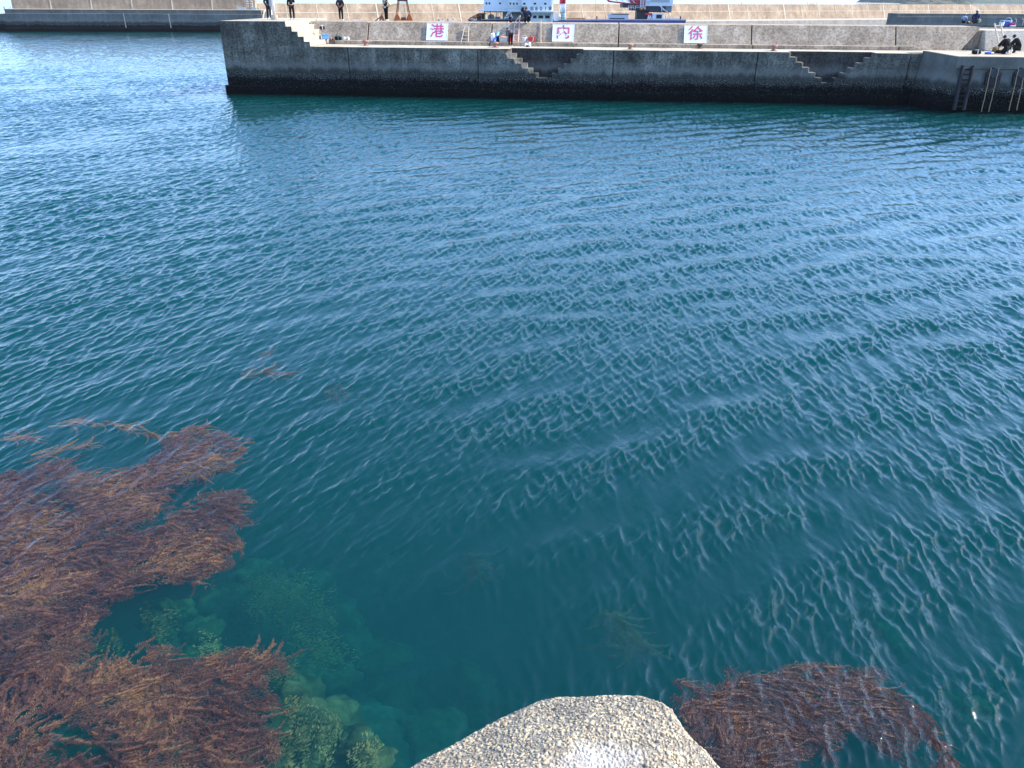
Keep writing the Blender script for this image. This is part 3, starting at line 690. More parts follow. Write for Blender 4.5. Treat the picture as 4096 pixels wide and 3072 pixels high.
# ------------------------------------------------------------------ sunken boulders
ROCKM = []
for k, (lo, mid, hi) in enumerate((((.03, .03, .014), (.08, .072, .03), (.19, .16, .07)), ((.025, .024, .015), (.055, .05, .026), (.13, .115, .055)))):
    b = NB('sunken_rock'); n = b.noise(b.pos(), 2.6, 6, .7, .4); ROCKM.append(b.end(b.bsdf(b.ramp(n, [(.36, lo), (.5, mid), (.64, hi)]), .95, .1)))
def boulder(px, z, r, sq, mat, label):
    z = z*1.75-.15; r = r*1.25
    c = atz(px[0], px[1], z)
    bm = bmesh.new(); bmesh.ops.create_icosphere(bm, subdivisions=4, radius=1)
    sd = random.uniform(0, 50)
    for v in bm.verts:
        d = v.co.normalized(); f = 1+.30*math.sin(d.x*2.3+sd)*math.sin(d.y*2.9+sd*1.3)+.18*math.sin(d.z*5+d.x*4+sd)+.08*math.sin(d.y*11+sd)*math.sin(d.x*9-sd)+.04*math.sin(d.z*23+sd*2)*math.sin(d.x*19)
        q3 = Vector((sd, sd*.7, sd*1.9)); f += .45*abs(mnoise.noise(d*1.9+q3))+.20*mnoise.noise(d*5+q3)+.10*mnoise.noise(d*12+q3)-.15
        v.co = Vector((d.x*r*f, d.y*r*f*sq, d.z*r*.65*f))
    me = bpy.data.meshes.new('sunken_boulder'); bm.to_mesh(me); bm.free(); me.polygons.foreach_set('use_smooth', [True]*len(me.polygons)); me.materials.append(mat)
    o = bpy.data.objects.new('sunken_boulder', me); COL.objects.link(o); o.location = c; o.rotation_euler = (0, 0, random.uniform(0, 6))
    return tag(o, label, 'boulder', 'boulders under the water')
BL = 'murky green boulder sunk in the water between the kelp bed and the deep blue patch'
for px, z, r, sq, k in (((1000, 2330), -1.1, .45, .8, 0), ((790, 2560), -.75, .32, .7, 0), ((1080, 2420), -1.0, .5, .8, 0), ((1230, 2400), -1.4, .6, .8, 0), ((1330, 2560), -1.3, .5, .9, 0),
                        ((1180, 2560), -1.2, .5, .8, 1), ((1050, 2560), -1.0, .4, .8, 1), ((900, 2420), -.9, .35, .8, 1), ((700, 2440), -.7, .22, .7, 0), ((620, 2470), -.7, .2, .8, 0),
                        ((430, 2600), -.6, .22, .6, 1), ((650, 2590), -.7, .25, .8, 1), ((1250, 2700), -1.0, .4, .9, 0), ((1450, 2640), -1.3, .45, .8, 0), ((1150, 2700), -.9, .3, .8, 0),
                        ((1180, 2880), -.55, .42, .9, 0), ((1300, 2930), -.6, .36, 1.1, 0), ((1220, 3040), -.45, .36, .8, 0), ((1440, 3030), -.4, .30, 1.1, 0), ((1340, 3080), -.6, .4, .8, 1),
                        ((1500, 2900), -1.4, .5, .9, 0), ((1750, 2820), -1.5, .4, .9, 1), ((1900, 2780), -1.3, .4, .8, 1), ((1700, 3000), -1.3, .5, .9, 0), ((1280, 2130), -1.9, .7, .7, 0), ((1120, 2200), -1.7, .5, .7, 0), ((1450, 2330), -2.0, .6, .9, 0)):
    boulder(px, z, r, sq, ROCKM[k], BL)
for px, z, r, lab in (((3080, 2060), -1.3, .5, 'faint green sunken boulder in the open water at the right'), ((3500, 2530), -1.3, .45, 'faint sunken boulder beyond the drifting kelp clump'), ((3850, 2860), -1.0, .3, 'faint sunken boulder right of the drifting kelp clump')):
    boulder(px, z, r, .8, ROCKM[0], lab)

# ------------------------------------------------------------------ pebbly concrete block under the camera
def block():
    zt = 3.45
    out = [(1500, 3190), (1660, 3072), (1830, 2975), (1960, 2905), (2060, 2858), (2150, 2818), (2240, 2802), (2360, 2797), (2480, 2793), (2560, 2796), (2610, 2805), (2655, 2825), (2690, 2855), (2712, 2895), (2745, 2945), (2790, 2990), (2830, 3020), (2870, 3072), (2960, 3190)]
    a = atz(2560, 2830, zt); c = atz(2230, 3010, zt)
    nxr, nyr = -(c.y-a.y), (c.x-a.x); L = math.hypot(nxr, nyr)
    if (-1.0-a.x)*nxr+(3.2-a.y)*nyr < 0: nxr, nyr = -nxr, -nyr
    P = []
    for x, y in out:
        z = zt
        for _ in range(8):
            q_ = atz(x, y, z); s0 = ((q_.x-a.x)*nxr+(q_.y-a.y)*nyr)/L; z = zt-.50*max(0, s0)-.05*max(0, -s0)-.03
        P.append((q_.x, q_.y))
    P = [(P[0][0]-.05, 1.75)]+P+[(P[-1][0]+.05, 1.75)]
    x0, x1, y0, y1, st = -1.15, 1.75, 1.75, 3.5, .0036
    nx, ny = int((x1-x0)/st)+1, int((y1-y0)/st)+1
    X, Y = np.meshgrid(np.linspace(x0, x1, nx), np.linspace(y0, y1, ny))
    # signed distance to the outline
    D = np.full(X.shape, 1e9); ins = np.zeros(X.shape, bool); n = len(P)
    for i in range(n):
        ax, ay = P[i-1]; bx, by = P[i]
        t = np.clip(((X-ax)*(bx-ax)+(Y-ay)*(by-ay))/((bx-ax)**2+(by-ay)**2+1e-9), 0, 1)
        D = np.minimum(D, np.hypot(X-ax-t*(bx-ax), Y-ay-t*(by-ay)))
        with np.errstate(divide='ignore', invalid='ignore'):
            c = ((ay > Y) != (by > Y)) & (X < (bx-ax)*(Y-ay)/(by-ay+1e-12)+ax)
        ins ^= c
    sd = np.where(ins, D, -D)
    # two facets meeting in a blunt ridge that runs from the far corner towards the camera
    s = ((X-a.x)*nxr+(Y-a.y)*nyr)/L   # >0 on the left far side
    ridge = -np.logaddexp(0, s/.045)*.045*.50-.05*np.maximum(0, -s)
    Z = zt+.02+ridge+.10*0
    und = sum(.012/k*np.sin(k*4.1*X+k*1.7)*np.sin(k*3.3*Y+k*2.1) for k in (1, 2, 3, 5))
    Z = Z+und
    edge = np.clip(sd/.05, -40, 1); Z = Z-np.where(sd < .05, .05*(1-np.sqrt(np.clip(1-(1-np.clip(sd/.05, 0, 1))**2, 0, 1))), 0)-np.where(sd < 0, .05+(-sd)*5.5, 0)*1.0
    # pebbles: spherical caps
    rng = np.random.default_rng(3); tone = np.full(X.shape, -1.0); H = np.zeros(X.shape)
    npb = 40000; cx = rng.uniform(x0, x1, npb); cyy = rng.uniform(y0, y1, npb); rr = np.clip(rng.lognormal(math.log(.0052), .40, npb), .0035, .024)
    order = np.argsort(rr)
    for k in order:
        r = rr[k]; ec = rng.uniform(.65, 1); an = rng.uniform(0, math.pi)
        i0, i1 = max(0, int((cx[k]-r-x0)/st)), min(nx-1, int((cx[k]+r-x0)/st)+1); j0, j1 = max(0, int((cyy[k]-r-y0)/st)), min(ny-1, int((cyy[k]+r-y0)/st)+1)
        if i1 <= i0 or j1 <= j0: continue
        dx = X[j0:j1+1, i0:i1+1]-cx[k]; dy = Y[j0:j1+1, i0:i1+1]-cyy[k]
        u_ = dx*math.cos(an)+dy*math.sin(an); v_ = (-dx*math.sin(an)+dy*math.cos(an))/ec
        q = 1-(u_*u_+v_*v_)/(r*r); ok = q > 0
        h = np.where(ok, np.sqrt(np.clip(q, 0, 1))*r*.60, 0); sub = H[j0:j1+1, i0:i1+1]; tb = tone[j0:j1+1, i0:i1+1]
        m = ok & (h > sub*.6)
        sub[m] = np.maximum(sub, h)[m]; tb[m] = rng.random()
    Z = Z+H-.004*rng.random(X.shape)*(tone < 0)
    co = np.stack([X, Y, np.maximum(Z, -1.5)], -1).reshape(-1, 3)
    idx = np.arange(nx*ny).reshape(ny, nx)
    q = np.stack([idx[:-1, :-1], idx[:-1, 1:], idx[1:, 1:], idx[1:, :-1]], -1).reshape(-1, 4)
    # drop cells that lie far outside the outline
    kp = (sd.reshape(-1)[q] > -.45).any(1); q = q[kp]
    used = np.unique(q); mp = np.full(nx*ny, -1); mp[used] = np.arange(len(used)); q = mp[q]; co = co[used]; tn = tone.reshape(-1)[used]
    me = bpy.data.meshes.new('concrete_block'); me.from_pydata(co.tolist(), [], q.tolist()); me.update()
    me.attributes.new('tone', 'FLOAT', 'POINT').data.foreach_set('value', tn.astype(np.float32))
    me.polygons.foreach_set('use_smooth', [True]*len(me.polygons))
    SPOT = atz(2390, 3070, 3.4)  # centre of a pale sun glare patch painted into the block's colour
    b = NB('pebble_concrete'); at_ = b.n('Attribute', attribute_name='tone').outputs['Fac']
    peb = b.ramp(at_, [(0, (.13, .11, .09)), (.10, (.44, .35, .22)), (.26, (.60, .48, .29)), (.48, (.48, .38, .23)), (.62, (.64, .53, .34)), (.82, (.52, .45, .33)), (.97, (.42, .25, .14))], 'CONSTANT')
    n = b.noise(b.pos(), 60, 3); cem = b.ramp(n, [(.3, (.20, .18, .145)), (.7, (.40, .36, .28))])
    wet = b.ramp(b.noise(b.pos(), 3.0, 5, .7), [(.46, 0.0), (.66, .5)])
    c = b.mix(b.math('GREATER_THAN', at_, -.5), cem, peb)
    c = b.mix(wet, c, (.06, .06, .062))
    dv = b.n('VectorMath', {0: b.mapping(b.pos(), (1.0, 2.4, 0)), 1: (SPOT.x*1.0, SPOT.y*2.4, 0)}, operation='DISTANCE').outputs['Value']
    glare = b.math('ADD', b.math('MULTIPLY', dv, -1.75), b.math('MULTIPLY', b.noise(b.pos(), 9, 5, .75), 1.0))
    glare = b.ramp(glare, [(-.15, 0.0), (.42, .55)])
    c = b.mix(glare, c, (.76, .72, .64))
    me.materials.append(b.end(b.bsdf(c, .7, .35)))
    o = bpy.data.objects.new('concrete_block', me); COL.objects.link(o)
    return tag(o, 'pebbly sunlit concrete block at the bottom edge of the picture', 'concrete block')
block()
#@@NEAREND

#@@FAR
# ------------------------------------------------------------------ far breakwater
def far_quay(x0, x1, Y, rz, yl, yu, label, xup=None, depth=30):
    """two-tier shaded quay: yl, yu = photo rows of the lower and upper edge at x0"""
    a = at(x0, yl, Y); b_ = at(x1, yl, Y); L = abs(b_.x-a.x)/math.cos(rz)
    o = empty('far_quay', (a.x, a.y, 0), rz, label, 'quay')
    zl = a.z; zu = at(x0, yu, Y+2).z
    m = MB(); m.box(0, L, 0, depth, -3, zl); m.build('lower_wall', C_FARQ, o, bevel=.06)
    m = MB(); m.box(-.25, L+.25, -.35, -.002, -3, .75); m.build('footing', C_FARQ, o, bevel=.08)
    du = 0 if xup is None else (at(xup, yu, Y).x-a.x)
    m = MB(); m.box(du, L-.3, .8, depth, zl+.004, zu); m.build('upper_wall', C_FARQ, o, bevel=.05)
    m = MB(); m.box(du-.1, L-.2, .72, depth, zu+.004, zu+.07); m.build('coping', C_DECK, o)
    return o, zl, zu, L
fq, zl1, zu1, Lq1 = far_quay(12, 1026, 181.6, rad(4.1), 53, 37, 'long dark two tier quay in the distance at the left', None)
m = MB(); m.box(-5.5, -.4, 5, 14, -3, zl1-.25); m.build('pile_block', C_FARQ, fq)
# pale joints on the left quay
for xj in (497, 672):
    a = (at(xj, 53, 184).x-at(12, 53, 181.6).x)/math.cos(rad(4.1)); m = MB(); m.box(a, a+.16, -.03, .1, .76, zl1); m.build('joint_strip', C_FARJ, fq)
fq2, zl2, zu2, Lq2 = far_quay(3592, 4300, 187, rad(1.5), 66, 54, 'dark two tier quay in the distance at the right, behind the seated pair', None, 5)
# parapet on the left quay
wl_ = empty('breakwater_wall', (at(66, 37, 188).x, 186.5, zu1), rad(4.1), 'tan breakwater parapet standing on the long dark quay at the left', 'wall')
Lw = (at(1034, 20, 192).x-at(66, 20, 188).x)/math.cos(rad(4.1))
m = MB(); m.prism([(0, 0), (.45, 2.75), (2, 2.75), (2, 0)], lambda p_, q_, t: (Lw*t, p_, q_)); m.build('wall_body', C_FAR, wl_, bevel=.05)
for xj in (223, 379, 536, 692, 848):
    a = (at(xj, 20, 189).x-at(66, 20, 188).x); m = MB(); m.prism([(-.05, 0), (.40, 2.77), (.55, 2.77), (.1, 0)], lambda p_, q_, t: (a+.22*t, p_, q_)); m.build('joint_strip', C_FARJ, wl_)
# leaning parapet of the right arm, its own apron and pale quay face
A2 = at(1036, 80, 191); ANG = rad(26)
fw = empty('breakwater_wall', (A2.x, A2.y, 0), ANG, 'long tan breakwater wall leaning back, behind the crane ship', 'wall')
ZB, ZT = 1.55, 5.55; LEAN = math.tan(rad(24))
LW = 330.0
m = MB(); m.prism([(0, ZB-2), (0, ZB), ((ZT-ZB)*LEAN, ZT), ((ZT-ZB)*LEAN+1.6, ZT), ((ZT-ZB)*LEAN+1.6, ZB-2)], lambda p_, q_, t: (LW*t, p_, q_)); m.build('wall_body', C_FAR, fw, bevel=.06)
s_ = 6.4; k = 0
while s_ < LW:
    wj = .30 if k % 3 == 0 else .14
    m = MB(); m.prism([(-.06, ZB), ((ZT-ZB)*LEAN-.05, ZT+.03), ((ZT-ZB)*LEAN+.3, ZT+.03), (.3, ZB)], lambda p_, q_, t: (s_+wj*t, p_, q_)); m.build('joint_strip', C_FARJ if k % 4 else C_WALL, fw); s_ += 7.1; k += 1
m = MB(); zm = ZB+(ZT-ZB)*.52; m.prism([((zm-ZB)*LEAN-.05, zm), ((zm+.10-ZB)*LEAN-.05, zm+.10), ((zm+.1-ZB)*LEAN+.2, zm+.1), ((zm-ZB)*LEAN+.2, zm)], lambda p_, q_, t: (LW*t, p_, q_)); m.build('lift_line', C_FARJ, fw)
m = MB(); m.box(2, LW, -13, -.002, -3, ZB); m.build('apron', C_WALL2, fw, bevel=.05)
# steps at the end of the left quay
e0 = at(1044, 78, 184.0); so = empty('stone_stairs', (e0.x, e0.y, 0), 0, 'pale flight of steps at the end of the far left quay', 'stairs')
zs0 = 1.3; ns = 11; hs = (zl1-zs0+.55)/ns
for i in range(ns):
    m = MB(); m.box(.15, 1.45, i*.30, 4.0, zs0+i*hs-(2 if i == 0 else 0)+.003, zs0+(i+1)*hs); m.build('step', C_STEP, so)
for a in (0, 1.46):
    m = MB(); m.prism([(0, zs0-2), (0, zs0+.25), (3.3, zl1+.85), (4.0, zl1+.85), (4.0, zs0-2)], lambda p_, q_, t: (a-.04+.18*t, p_-.05, q_)); m.build('stringer', C_FARJ, so)
# low white railings and step irons
WR = paint('white_metal_paint', (.80, .80, .78), .5, .08, 8)
def low_rail(x0, y0, x1, y1, Y, h, n, label):
    a, b_ = at(x0, y0, Y), at(x1, y1, Y); o = empty('low_railing', a, 0, label, 'railing'); d = b_-a
    m = MB(); m.box(0, d.x, -.05, .05, h-.16, h); m.build('rail', WR, o)
    for i in range(n):
        m = MB(); xx = d.x*(i+.5)/n; m.box(xx-.07, xx+.07, -.045, .045, 0, h-.162); m.build('post', WR, o)
low_rail(950, 38, 984, 38, 184, .42, 7, 'low white railing on the far left quay, left of the steps')
low_rail(1006, 39, 1040, 39, 184.6, .40, 5, 'low white railing at the head of the far steps')
low_rail(1411, 83, 1443, 83, 193, .30, 8, 'low white railing at the foot of the tan wall, left of the rusty anchor')
o = empty('step_irons', at(985, 36, 186.0), rad(4.1), 'two columns of white step irons on the tan parapet at the far left', 'step irons')
for i in range(6):
    for xx in (0.1, .95):
        m = MB(); m.tube([(xx, .3, .45+i*.33), (xx+.06, .0+i*.05, .42+i*.33), (xx+.4, .0+i*.05, .42+i*.33), (xx+.46, .3, .45+i*.33)], .05, 6); m.build('rung', WR, o)

# birds
BIRD = paint('dark_feathers', (.03, .03, .035), .7, .3, 30)
BEAK = paint('beak_horn', (.25, .2, .1), .6)
def bird(p, yaw, s, label):
    o = empty('bird', p, yaw, label, 'bird', 'birds resting on the breakwater')
    m = MB(); m.lathe([(.01, -.20), (.05, -.16), (.085, -.05), (.09, .04), (.06, .14), (.035, .20), (.042, .26), (.035, .30), (.008, .33)], n=12)
    for i, v in enumerate(m.v): m.v[i] = (v[0]*s+.12*s*max(0, v[2]+.02), v[1]*s*1.0, (v[2]+.30)*s)
    m.build('body', BIRD, o, True)
    m = MB(); m.lathe([(.014, 0), (.002, .09)], n=6); m.v = [((v[2]+.06)*s, v[1]*s, (.58+v[0])*s) for v in m.v]; m.build('beak', BEAK, o)
    m = MB(); m.add([(-.05*s, -.03*s, .12*s), (-.05*s, .03*s, .12*s), (-.2*s, .05*s, .0), (-.2*s, -.05*s, .0), (-.05*s, 0, .15*s)], [(0, 1, 2, 3), (0, 3, 2, 4), (1, 0, 4), (2, 1, 4)]); m.build('tail', BIRD, o)
    for yy in (-.03, .03):
        m = MB(); m.tube([(0, yy*s, .12*s), (.02*s, yy*s, .0)], .012*s, 5); m.build('leg', BEAK, o)
for k, (x, yaw, s) in enumerate(((9, 2.6, .75), (19, 2.9, .8), (36, .4, .55), (44, 2.4, .7))):
    p = at(x, 37, 182.6); p.z = zu1+.07; p.x = max(p.x, at(13, 37, 182.6).x+.25) if k == 0 else p.x
    bird(p, yaw, s, ('leftmost dark bird on the end of the far quay', 'second dark bird from the left on the far quay', 'small bird between two larger dark birds on the far quay', 'dark bird nearest the tan parapet on the far left quay')[k])
def fwpt(x, y, woff, z):                # point on the leaning wall's frame under photo column x
    d = ray(x, y); c = Vector((0, 0, CAMH)); n = Vector((-math.sin(ANG), math.cos(ANG), 0)); q = A2+n*woff; q.z = 0
    t = (q-c).dot(n)/d.dot(n); p = c+d*t; p.z = z; return p
topw = (ZT-ZB)*LEAN+.7
for k, (x, s) in enumerate(((2966, .9), (3230, .9), (3241, .8), (3249, .7), (3254, .8), (3268, .9))):
    bird(fwpt(x, 12, topw, ZT), 2.2+.5*k, s, ('lone dark bird on top of the tan wall right of the crane', 'leftmost of the birds in a row on the far tan wall', 'second of the birds in a row on the far tan wall', 'middle bird of the row on the far tan wall', 'fourth of the birds in a row on the far tan wall', 'last bird at the right of the row on the far tan wall')[k])

# ------------------------------------------------------------------ gear lying on the far apron
RUST = paint('orange_rust', (.34, .11, .035), .8, .45, 2.2, dirt=(.10, .035, .025))
RUSTD = paint('dark_rust_iron', (.12, .045, .03), .85, .4, 3)
CABLE = paint('steel_cable', (.45, .40, .32), .6, .2, 10)
def on_apron(x, off=-4.0): return fwpt(x, 80, off, ZB)
g = empty('clamshell_grab', on_apron(1614, -5.0), rad(6), 'tall rusty orange clamshell grab standing on the far apron', 'grab bucket')
for sx in (-1, 1):
    m = MB(); sh = [(.55, .55), (1.35, 2.15), (1.75, 1.75), (2.15, .75), (2.45, .0), (1.95, -.0), (1.6, .35)]
    m.prism([(sx*a, b_) for a, b_ in sh], lambda a, b_, t: (a, -.9+1.8*t, b_)); m.build('shell', RUST, g, bevel=.05)
    for yy in (-.7, .7):
        m = MB(); m.tube([(sx*1.5, yy, 2.1), (sx*1.05, yy*.7, 4.6)], .13, 8); m.build('arm', RUSTD, g)
        m = MB(); m.tube([(sx*1.15, yy*.9, 2.2), (sx*.80, yy*.6, 4.6)], .08, 8); m.build('arm', RUST, g)
m = MB(); m.box(-1.2, 1.2, -.7, .7, 4.55, 5.1); m.box(-.8, .8, -.5, .5, 5.101, 6.0); m.build('head', RUSTD, g, bevel=.04)
m = MB(); m.box(-.55, .55, -.6, .6, .55, 1.15); m.build('lower_sheave_block', RUSTD, g, bevel=.05)
for xx in (-.62, -.35, -.1, .15, .4, .62):
    m = MB(); m.tube([(xx*.6, 0, 1.1), (xx, 0, 4.6)], .04, 6); m.build('cable', CABLE, g)
m = MB(); m.box(-1.6, 2.2, -1.15, -.95, .25, .55); m.build('tie_beam', paint('orange_primer', (.55, .20, .04), .7, .3, 3), g, bevel=.03)
m = MB(); m.box(-2.3, 2.5, -1.0, 1.0, -.0, .16); m.build('base_plate', RUSTD, g)
a = empty('anchor', on_apron(1520, -6), rad(15), 'rusty anchor lying left of the clamshell grab', 'anchor')
m = MB(); m.tube([(-1.6, 0, .15), (.2, 0, 1.3), (.7, .1, 1.95)], .12, 8); m.build('shank', RUSTD, a)
m = MB(); m.prism([(-.3, .1), (.1, 1.5), (.5, 1.75), (.8, 1.4), (1.1, .2), (.7, .1), (.45, .9)], lambda p_, q_, t: (p_, -.15+.3*t, q_)); m.build('fluke', RUSTD, a, bevel=.04)
m = MB(); m.tube([(-.3, -.6, .12), (.9, .7, .12)], .10, 8); m.build('stock', RUST, a)
m = MB(); m.tube([(.7+.25*math.cos(t), .1, 2.1+.2*math.sin(t)) for t in np.linspace(0, 6.28, 12)], .05, 6); m.build('ring', RUSTD, a)
GREYB = paint('grey_block_concrete', (.40, .40, .38), .9, .25, 1.5)
for x, l, wd, lab in ((1765, -3, 1.3, 'grey concrete block on the far apron, nearer the clamshell grab'), (1806, -3, 2.0, 'wide notched grey concrete block on the far apron, nearer the ship')):
    o = empty('concrete_block', on_apron(x, l), ANG, lab, 'concrete block', 'grey blocks on the far apron')
    m = MB(); m.prism([(-wd/2, 0), (wd/2, 0), (wd/2, .72), (wd*.22, .72), (wd*.18, .5), (-wd*.12, .5), (-wd*.16, .72), (-wd/2, .72)], lambda p_, q_, t: (p_, -.5+t, q_)); m.build('block_body', GREYB, o, bevel=.04)
for x0, x1, h, mt, lab in ((1560, 1600, .25, RUSTD, 'rusty steel bar lying at the left foot of the grab'), (1655, 1760, .30, RUSTD, 'dark pipe lying on the far apron right of the grab'), (1672, 1706, .18, C_DECK, 'pale timber lying in front of the dark pipe on the far apron')):
    p0, p1 = on_apron(x0, -7 if mt is not C_DECK else -9), on_apron(x1, -7 if mt is not C_DECK else -9)
    m = MB(); m.tube([p0+Vector((0, 0, h/2)), p0.lerp(p1, .5)+Vector((0, 0, h/2+.04)), p1+Vector((0, 0, h/2))], h/2, 8); tag(m.build('steel_pipe' if mt is not C_DECK else 'timber', mt), lab, 'pipe' if mt is not C_DECK else 'timber')

# ------------------------------------------------------------------ crane ship
SHY = 186.0; SM = mpp(SHY, 3)
def sp(x, y, off=0.0): return at(x, y, SHY+off)
ship = empty('crane_ship', (sp(2300, 84).x, SHY, 0), 0, 'white and navy work ship with a red boomed crane behind the pier', 'ship')
ox, oy = ship.location.x, ship.location.y
def L_(x, y, off=0): p = sp(x, y, 0); return (p.x-ox, off, p.z)
def pbox(m, x0, x1, y0, y1, d0, d1):
    xm, ym = (x0+x1)/2, (y0+y1)/2; c = L_(xm, ym); hw, hh = (x1-x0)/2*SM, (y1-y0)/2*SM*1.03
    m.box(c[0]-hw, c[0]+hw, d0, d1, c[2]-hh, c[2]+hh)
def spart(name, mat, x0, x1, y0, y1, d0, d1, par=None, bevel=0):
    m = MB(); pbox(m, x0, x1, y0, y1, d0, d1); return m.build(name, mat, par or ship, bevel=bevel)
NAVY = paint('navy_hull_paint', (.075, .085, .25), .5, .2, .6, dirt=(.05, .05, .10))
BLACKH = paint('black_hull_paint', (.012, .014, .03), .5, .3, .6)
SHIPW = paint('ship_white_paint', (.80, .82, .85), .4, .05, .8, dirt=(.70, .70, .68))
GLASS = paint('dark_window_glass', (.02, .025, .03), .1, .2, 3)
DKM = paint('dark_machinery', (.03, .033, .045), .6, .35, 2)
RED = paint('crane_red_paint', (.66, .03, .06), .45, .15, 1)
LILAC = paint('pale_container_paint', (.62, .60, .68), .5, .06, 1)
GREENG = paint('green_mast_glass', (.25, .42, .38), .3, .2, 2)
m = MB(); z0 = L_(2450, 79)[2]; xl, xr, xb = L_(2150, 84)[0], L_(2745, 76)[0], L_(1905, 90)[0]
m.prism([(xl, -1.5), (xr-.6, -1.5), (xr, z0-.2), (xr, z0+.12), (xl, z0-.25)], lambda p_, q_, t: (p_, 10*t, q_)); m.build('hull', NAVY, ship, bevel=.08)
bw = L_(1872, 78)
m = MB(); m.prism([(xb, -1.5), (xl-.01, -1.5), (xl-.01, z0-.15), (L_(1960, 82)[0], z0-.1), (bw[0]+1.0, bw[2]-.35), (bw[0], bw[2]+.1), (bw[0]+.1, bw[2]-.3)], lambda p_, q_, t: (p_, 10*t, q_)); m.build('bow', BLACKH, ship, bevel=.06)
m = MB(); m.box(xl, xr, -.12, -.004, z0-.05, z0+.1); m.build('gunwale', paint('gunwale_white', (.6, .6, .66), .5), ship)
spart('deckhouse', SHIPW, 1935, 2032, -60, 41, .5, 7)
spart('deckhouse', SHIPW, 2032.5, 2086, -50, 41, -.8, 7)
spart('deckhouse', SHIPW, 2086.5, 2206, -70, 44, -1.6, 7)
spart('lower_deckhouse', SHIPW, 2100, 2205, 48.5, 86, -.4, 7)
spart('lower_deckhouse', paint('grey_lower_panel', (.35, .36, .37), .6), 2010, 2099, 46, 86, 2, 7)  # lower wall in plain grey paint
spart('boat_deck', SHIPW, 1917, 2086, 41.5, 44.5, -.9, 7); spart('boat_deck', SHIPW, 2086.5, 2216, 44.5, 48, -2.0, 7)
for x in (1938, 1962, 1985, 1992, 2003): spart('deck_post', DKM if x < 1990 else BEIGE, x-1.2, x+1.2, 44.8, 80, .4, .55)
for x, y, hw, hh, d in ((1946, 13.5, 3, 4, .5), (1957.5, 13.5, 3, 4, .5), (2041.5, 14, 3, 4, -.8), (2055, 14.5, 3, 4, -.8), (2068, 14, 3, 4, -.8), (2097, 14, 4.5, 3.4, -1.6), (2139, 14, 4.5, 3.4, -1.6), (2180, 14.5, 4.5, 3.4, -1.6), (2139, 67, 7, 5.5, -.4), (2163, 67, 9.5, 5.5, -.4), (2189, 67, 9, 5.5, -.4)):
    w0 = spart('window', GLASS, x-hw, x+hw, y-hh, y+hh, d-.05, d-.003)
    spart('frame', SHIPW, x-hw-.8, x+hw+.8, y-hh-1.0, y-hh-.05, d-.09, d-.004, w0)
m = MB(); c = L_(2000, 13.5); m.lathe([(.20, 0), (.22, .06), (.02, .07)], n=14); m.v = [(c[0]+v[0], .5-v[2], c[2]+v[1]) for v in m.v]; m.build('porthole', GLASS, ship)
BLK = paint('black_lettering', (.015, .015, .018), .6)
for ch, x in (('号', 2091), ('志', 2127), ('8', 2145), ('0', 2163), ('1', 2181), ('第', 2199.5)):
    me = text_mesh(ch, .86 if ch not in '801' else 1.05, .006, .01); o = bpy.data.objects.new('lettering', me); COL.objects.link(o); o.parent = ship; me.materials.clear(); me.materials.append(BLK)
    c = L_(x, 35); o.location = (c[0], -1.63, c[2]); o.rotation_euler = (math.pi/2, 0, 0)
def srail(x0, x1, y0, y1, d, n):
    a, b_ = L_(x0, y0), L_(x1, y1)
    m = MB()
    for z in (a[2], (a[2]+b_[2])/2): m.box(a[0], b_[0], d-.03, d+.03, z-.04, z+.03)
    m.box(a[0]-.03, a[0]+.03, d-.04, d+.04, b_[2], a[2]); m.box(b_[0]-.03, b_[0]+.03, d-.04, d+.04, b_[2], a[2])
    for i in range(1, n):
        xx = a[0]+(b_[0]-a[0])*i/n; m.box(xx-.025, xx+.025, d-.035, d+.035, b_[2], a[2])
    m.build('guard_rail', WR, ship)
srail(1918, 2010, 23, 41, -.7, 9); srail(2016, 2085, 23, 41, -.95, 6); srail(2138, 2155, 77, 91, -.3, 2); srail(2160, 2178, 72, 82, -.3, 3)
# winch, truss, bow gear
m = MB(); c = L_(1964, 72); m.lathe([(.75, -.6), (.75, -.5), (.55, -.49), (.55, .49), (.75, .5), (.75, .6)], n=18); m.v = [(c[0]+v[0], 1.2+v[2], c[2]+v[1]) for v in m.v]; m.build('winch', paint('greenish_grey_winch', (.16, .19, .19), .6, .4, 4), ship)
spart('locker', NAVY, 1980, 2000, 68, 77, .3, 1.5)
m = MB()
for p, q in (((2018, 78), (2032, 46)), ((2032, 46), (2050, 70)), ((2041, 46), (2018, 72)), ((2041, 46), (2051, 72)), ((2018, 70), (2051, 70)), ((2032, 46), (2032, 80))): m.tube([L_(*p, -.7), L_(*q, -.7)], .07, 6)
m.build('truss', SHIPW, ship)
m = MB()
for p, q in (((1878, 74), (1915, 54)), ((1890, 76), (1940, 52)), ((1915, 54), (1945, 55)), ((1880, 72), (1930, 62)), ((1900, 78), (1908, 58)), ((1925, 78), (1925, 55))): m.tube([L_(*p, .6), L_(*q, 1.0)], .11, 6)
m.build('anchor_rack', RUST, ship); spart('anchor_windlass', DKM, 1905, 1938, 59, 79, 1.5, 3)
m = MB(); m.tube([L_(1925, 79, -.3), L_(2030, 76, -.3)], .09, 6); m.build('gangway', STEEL, ship)
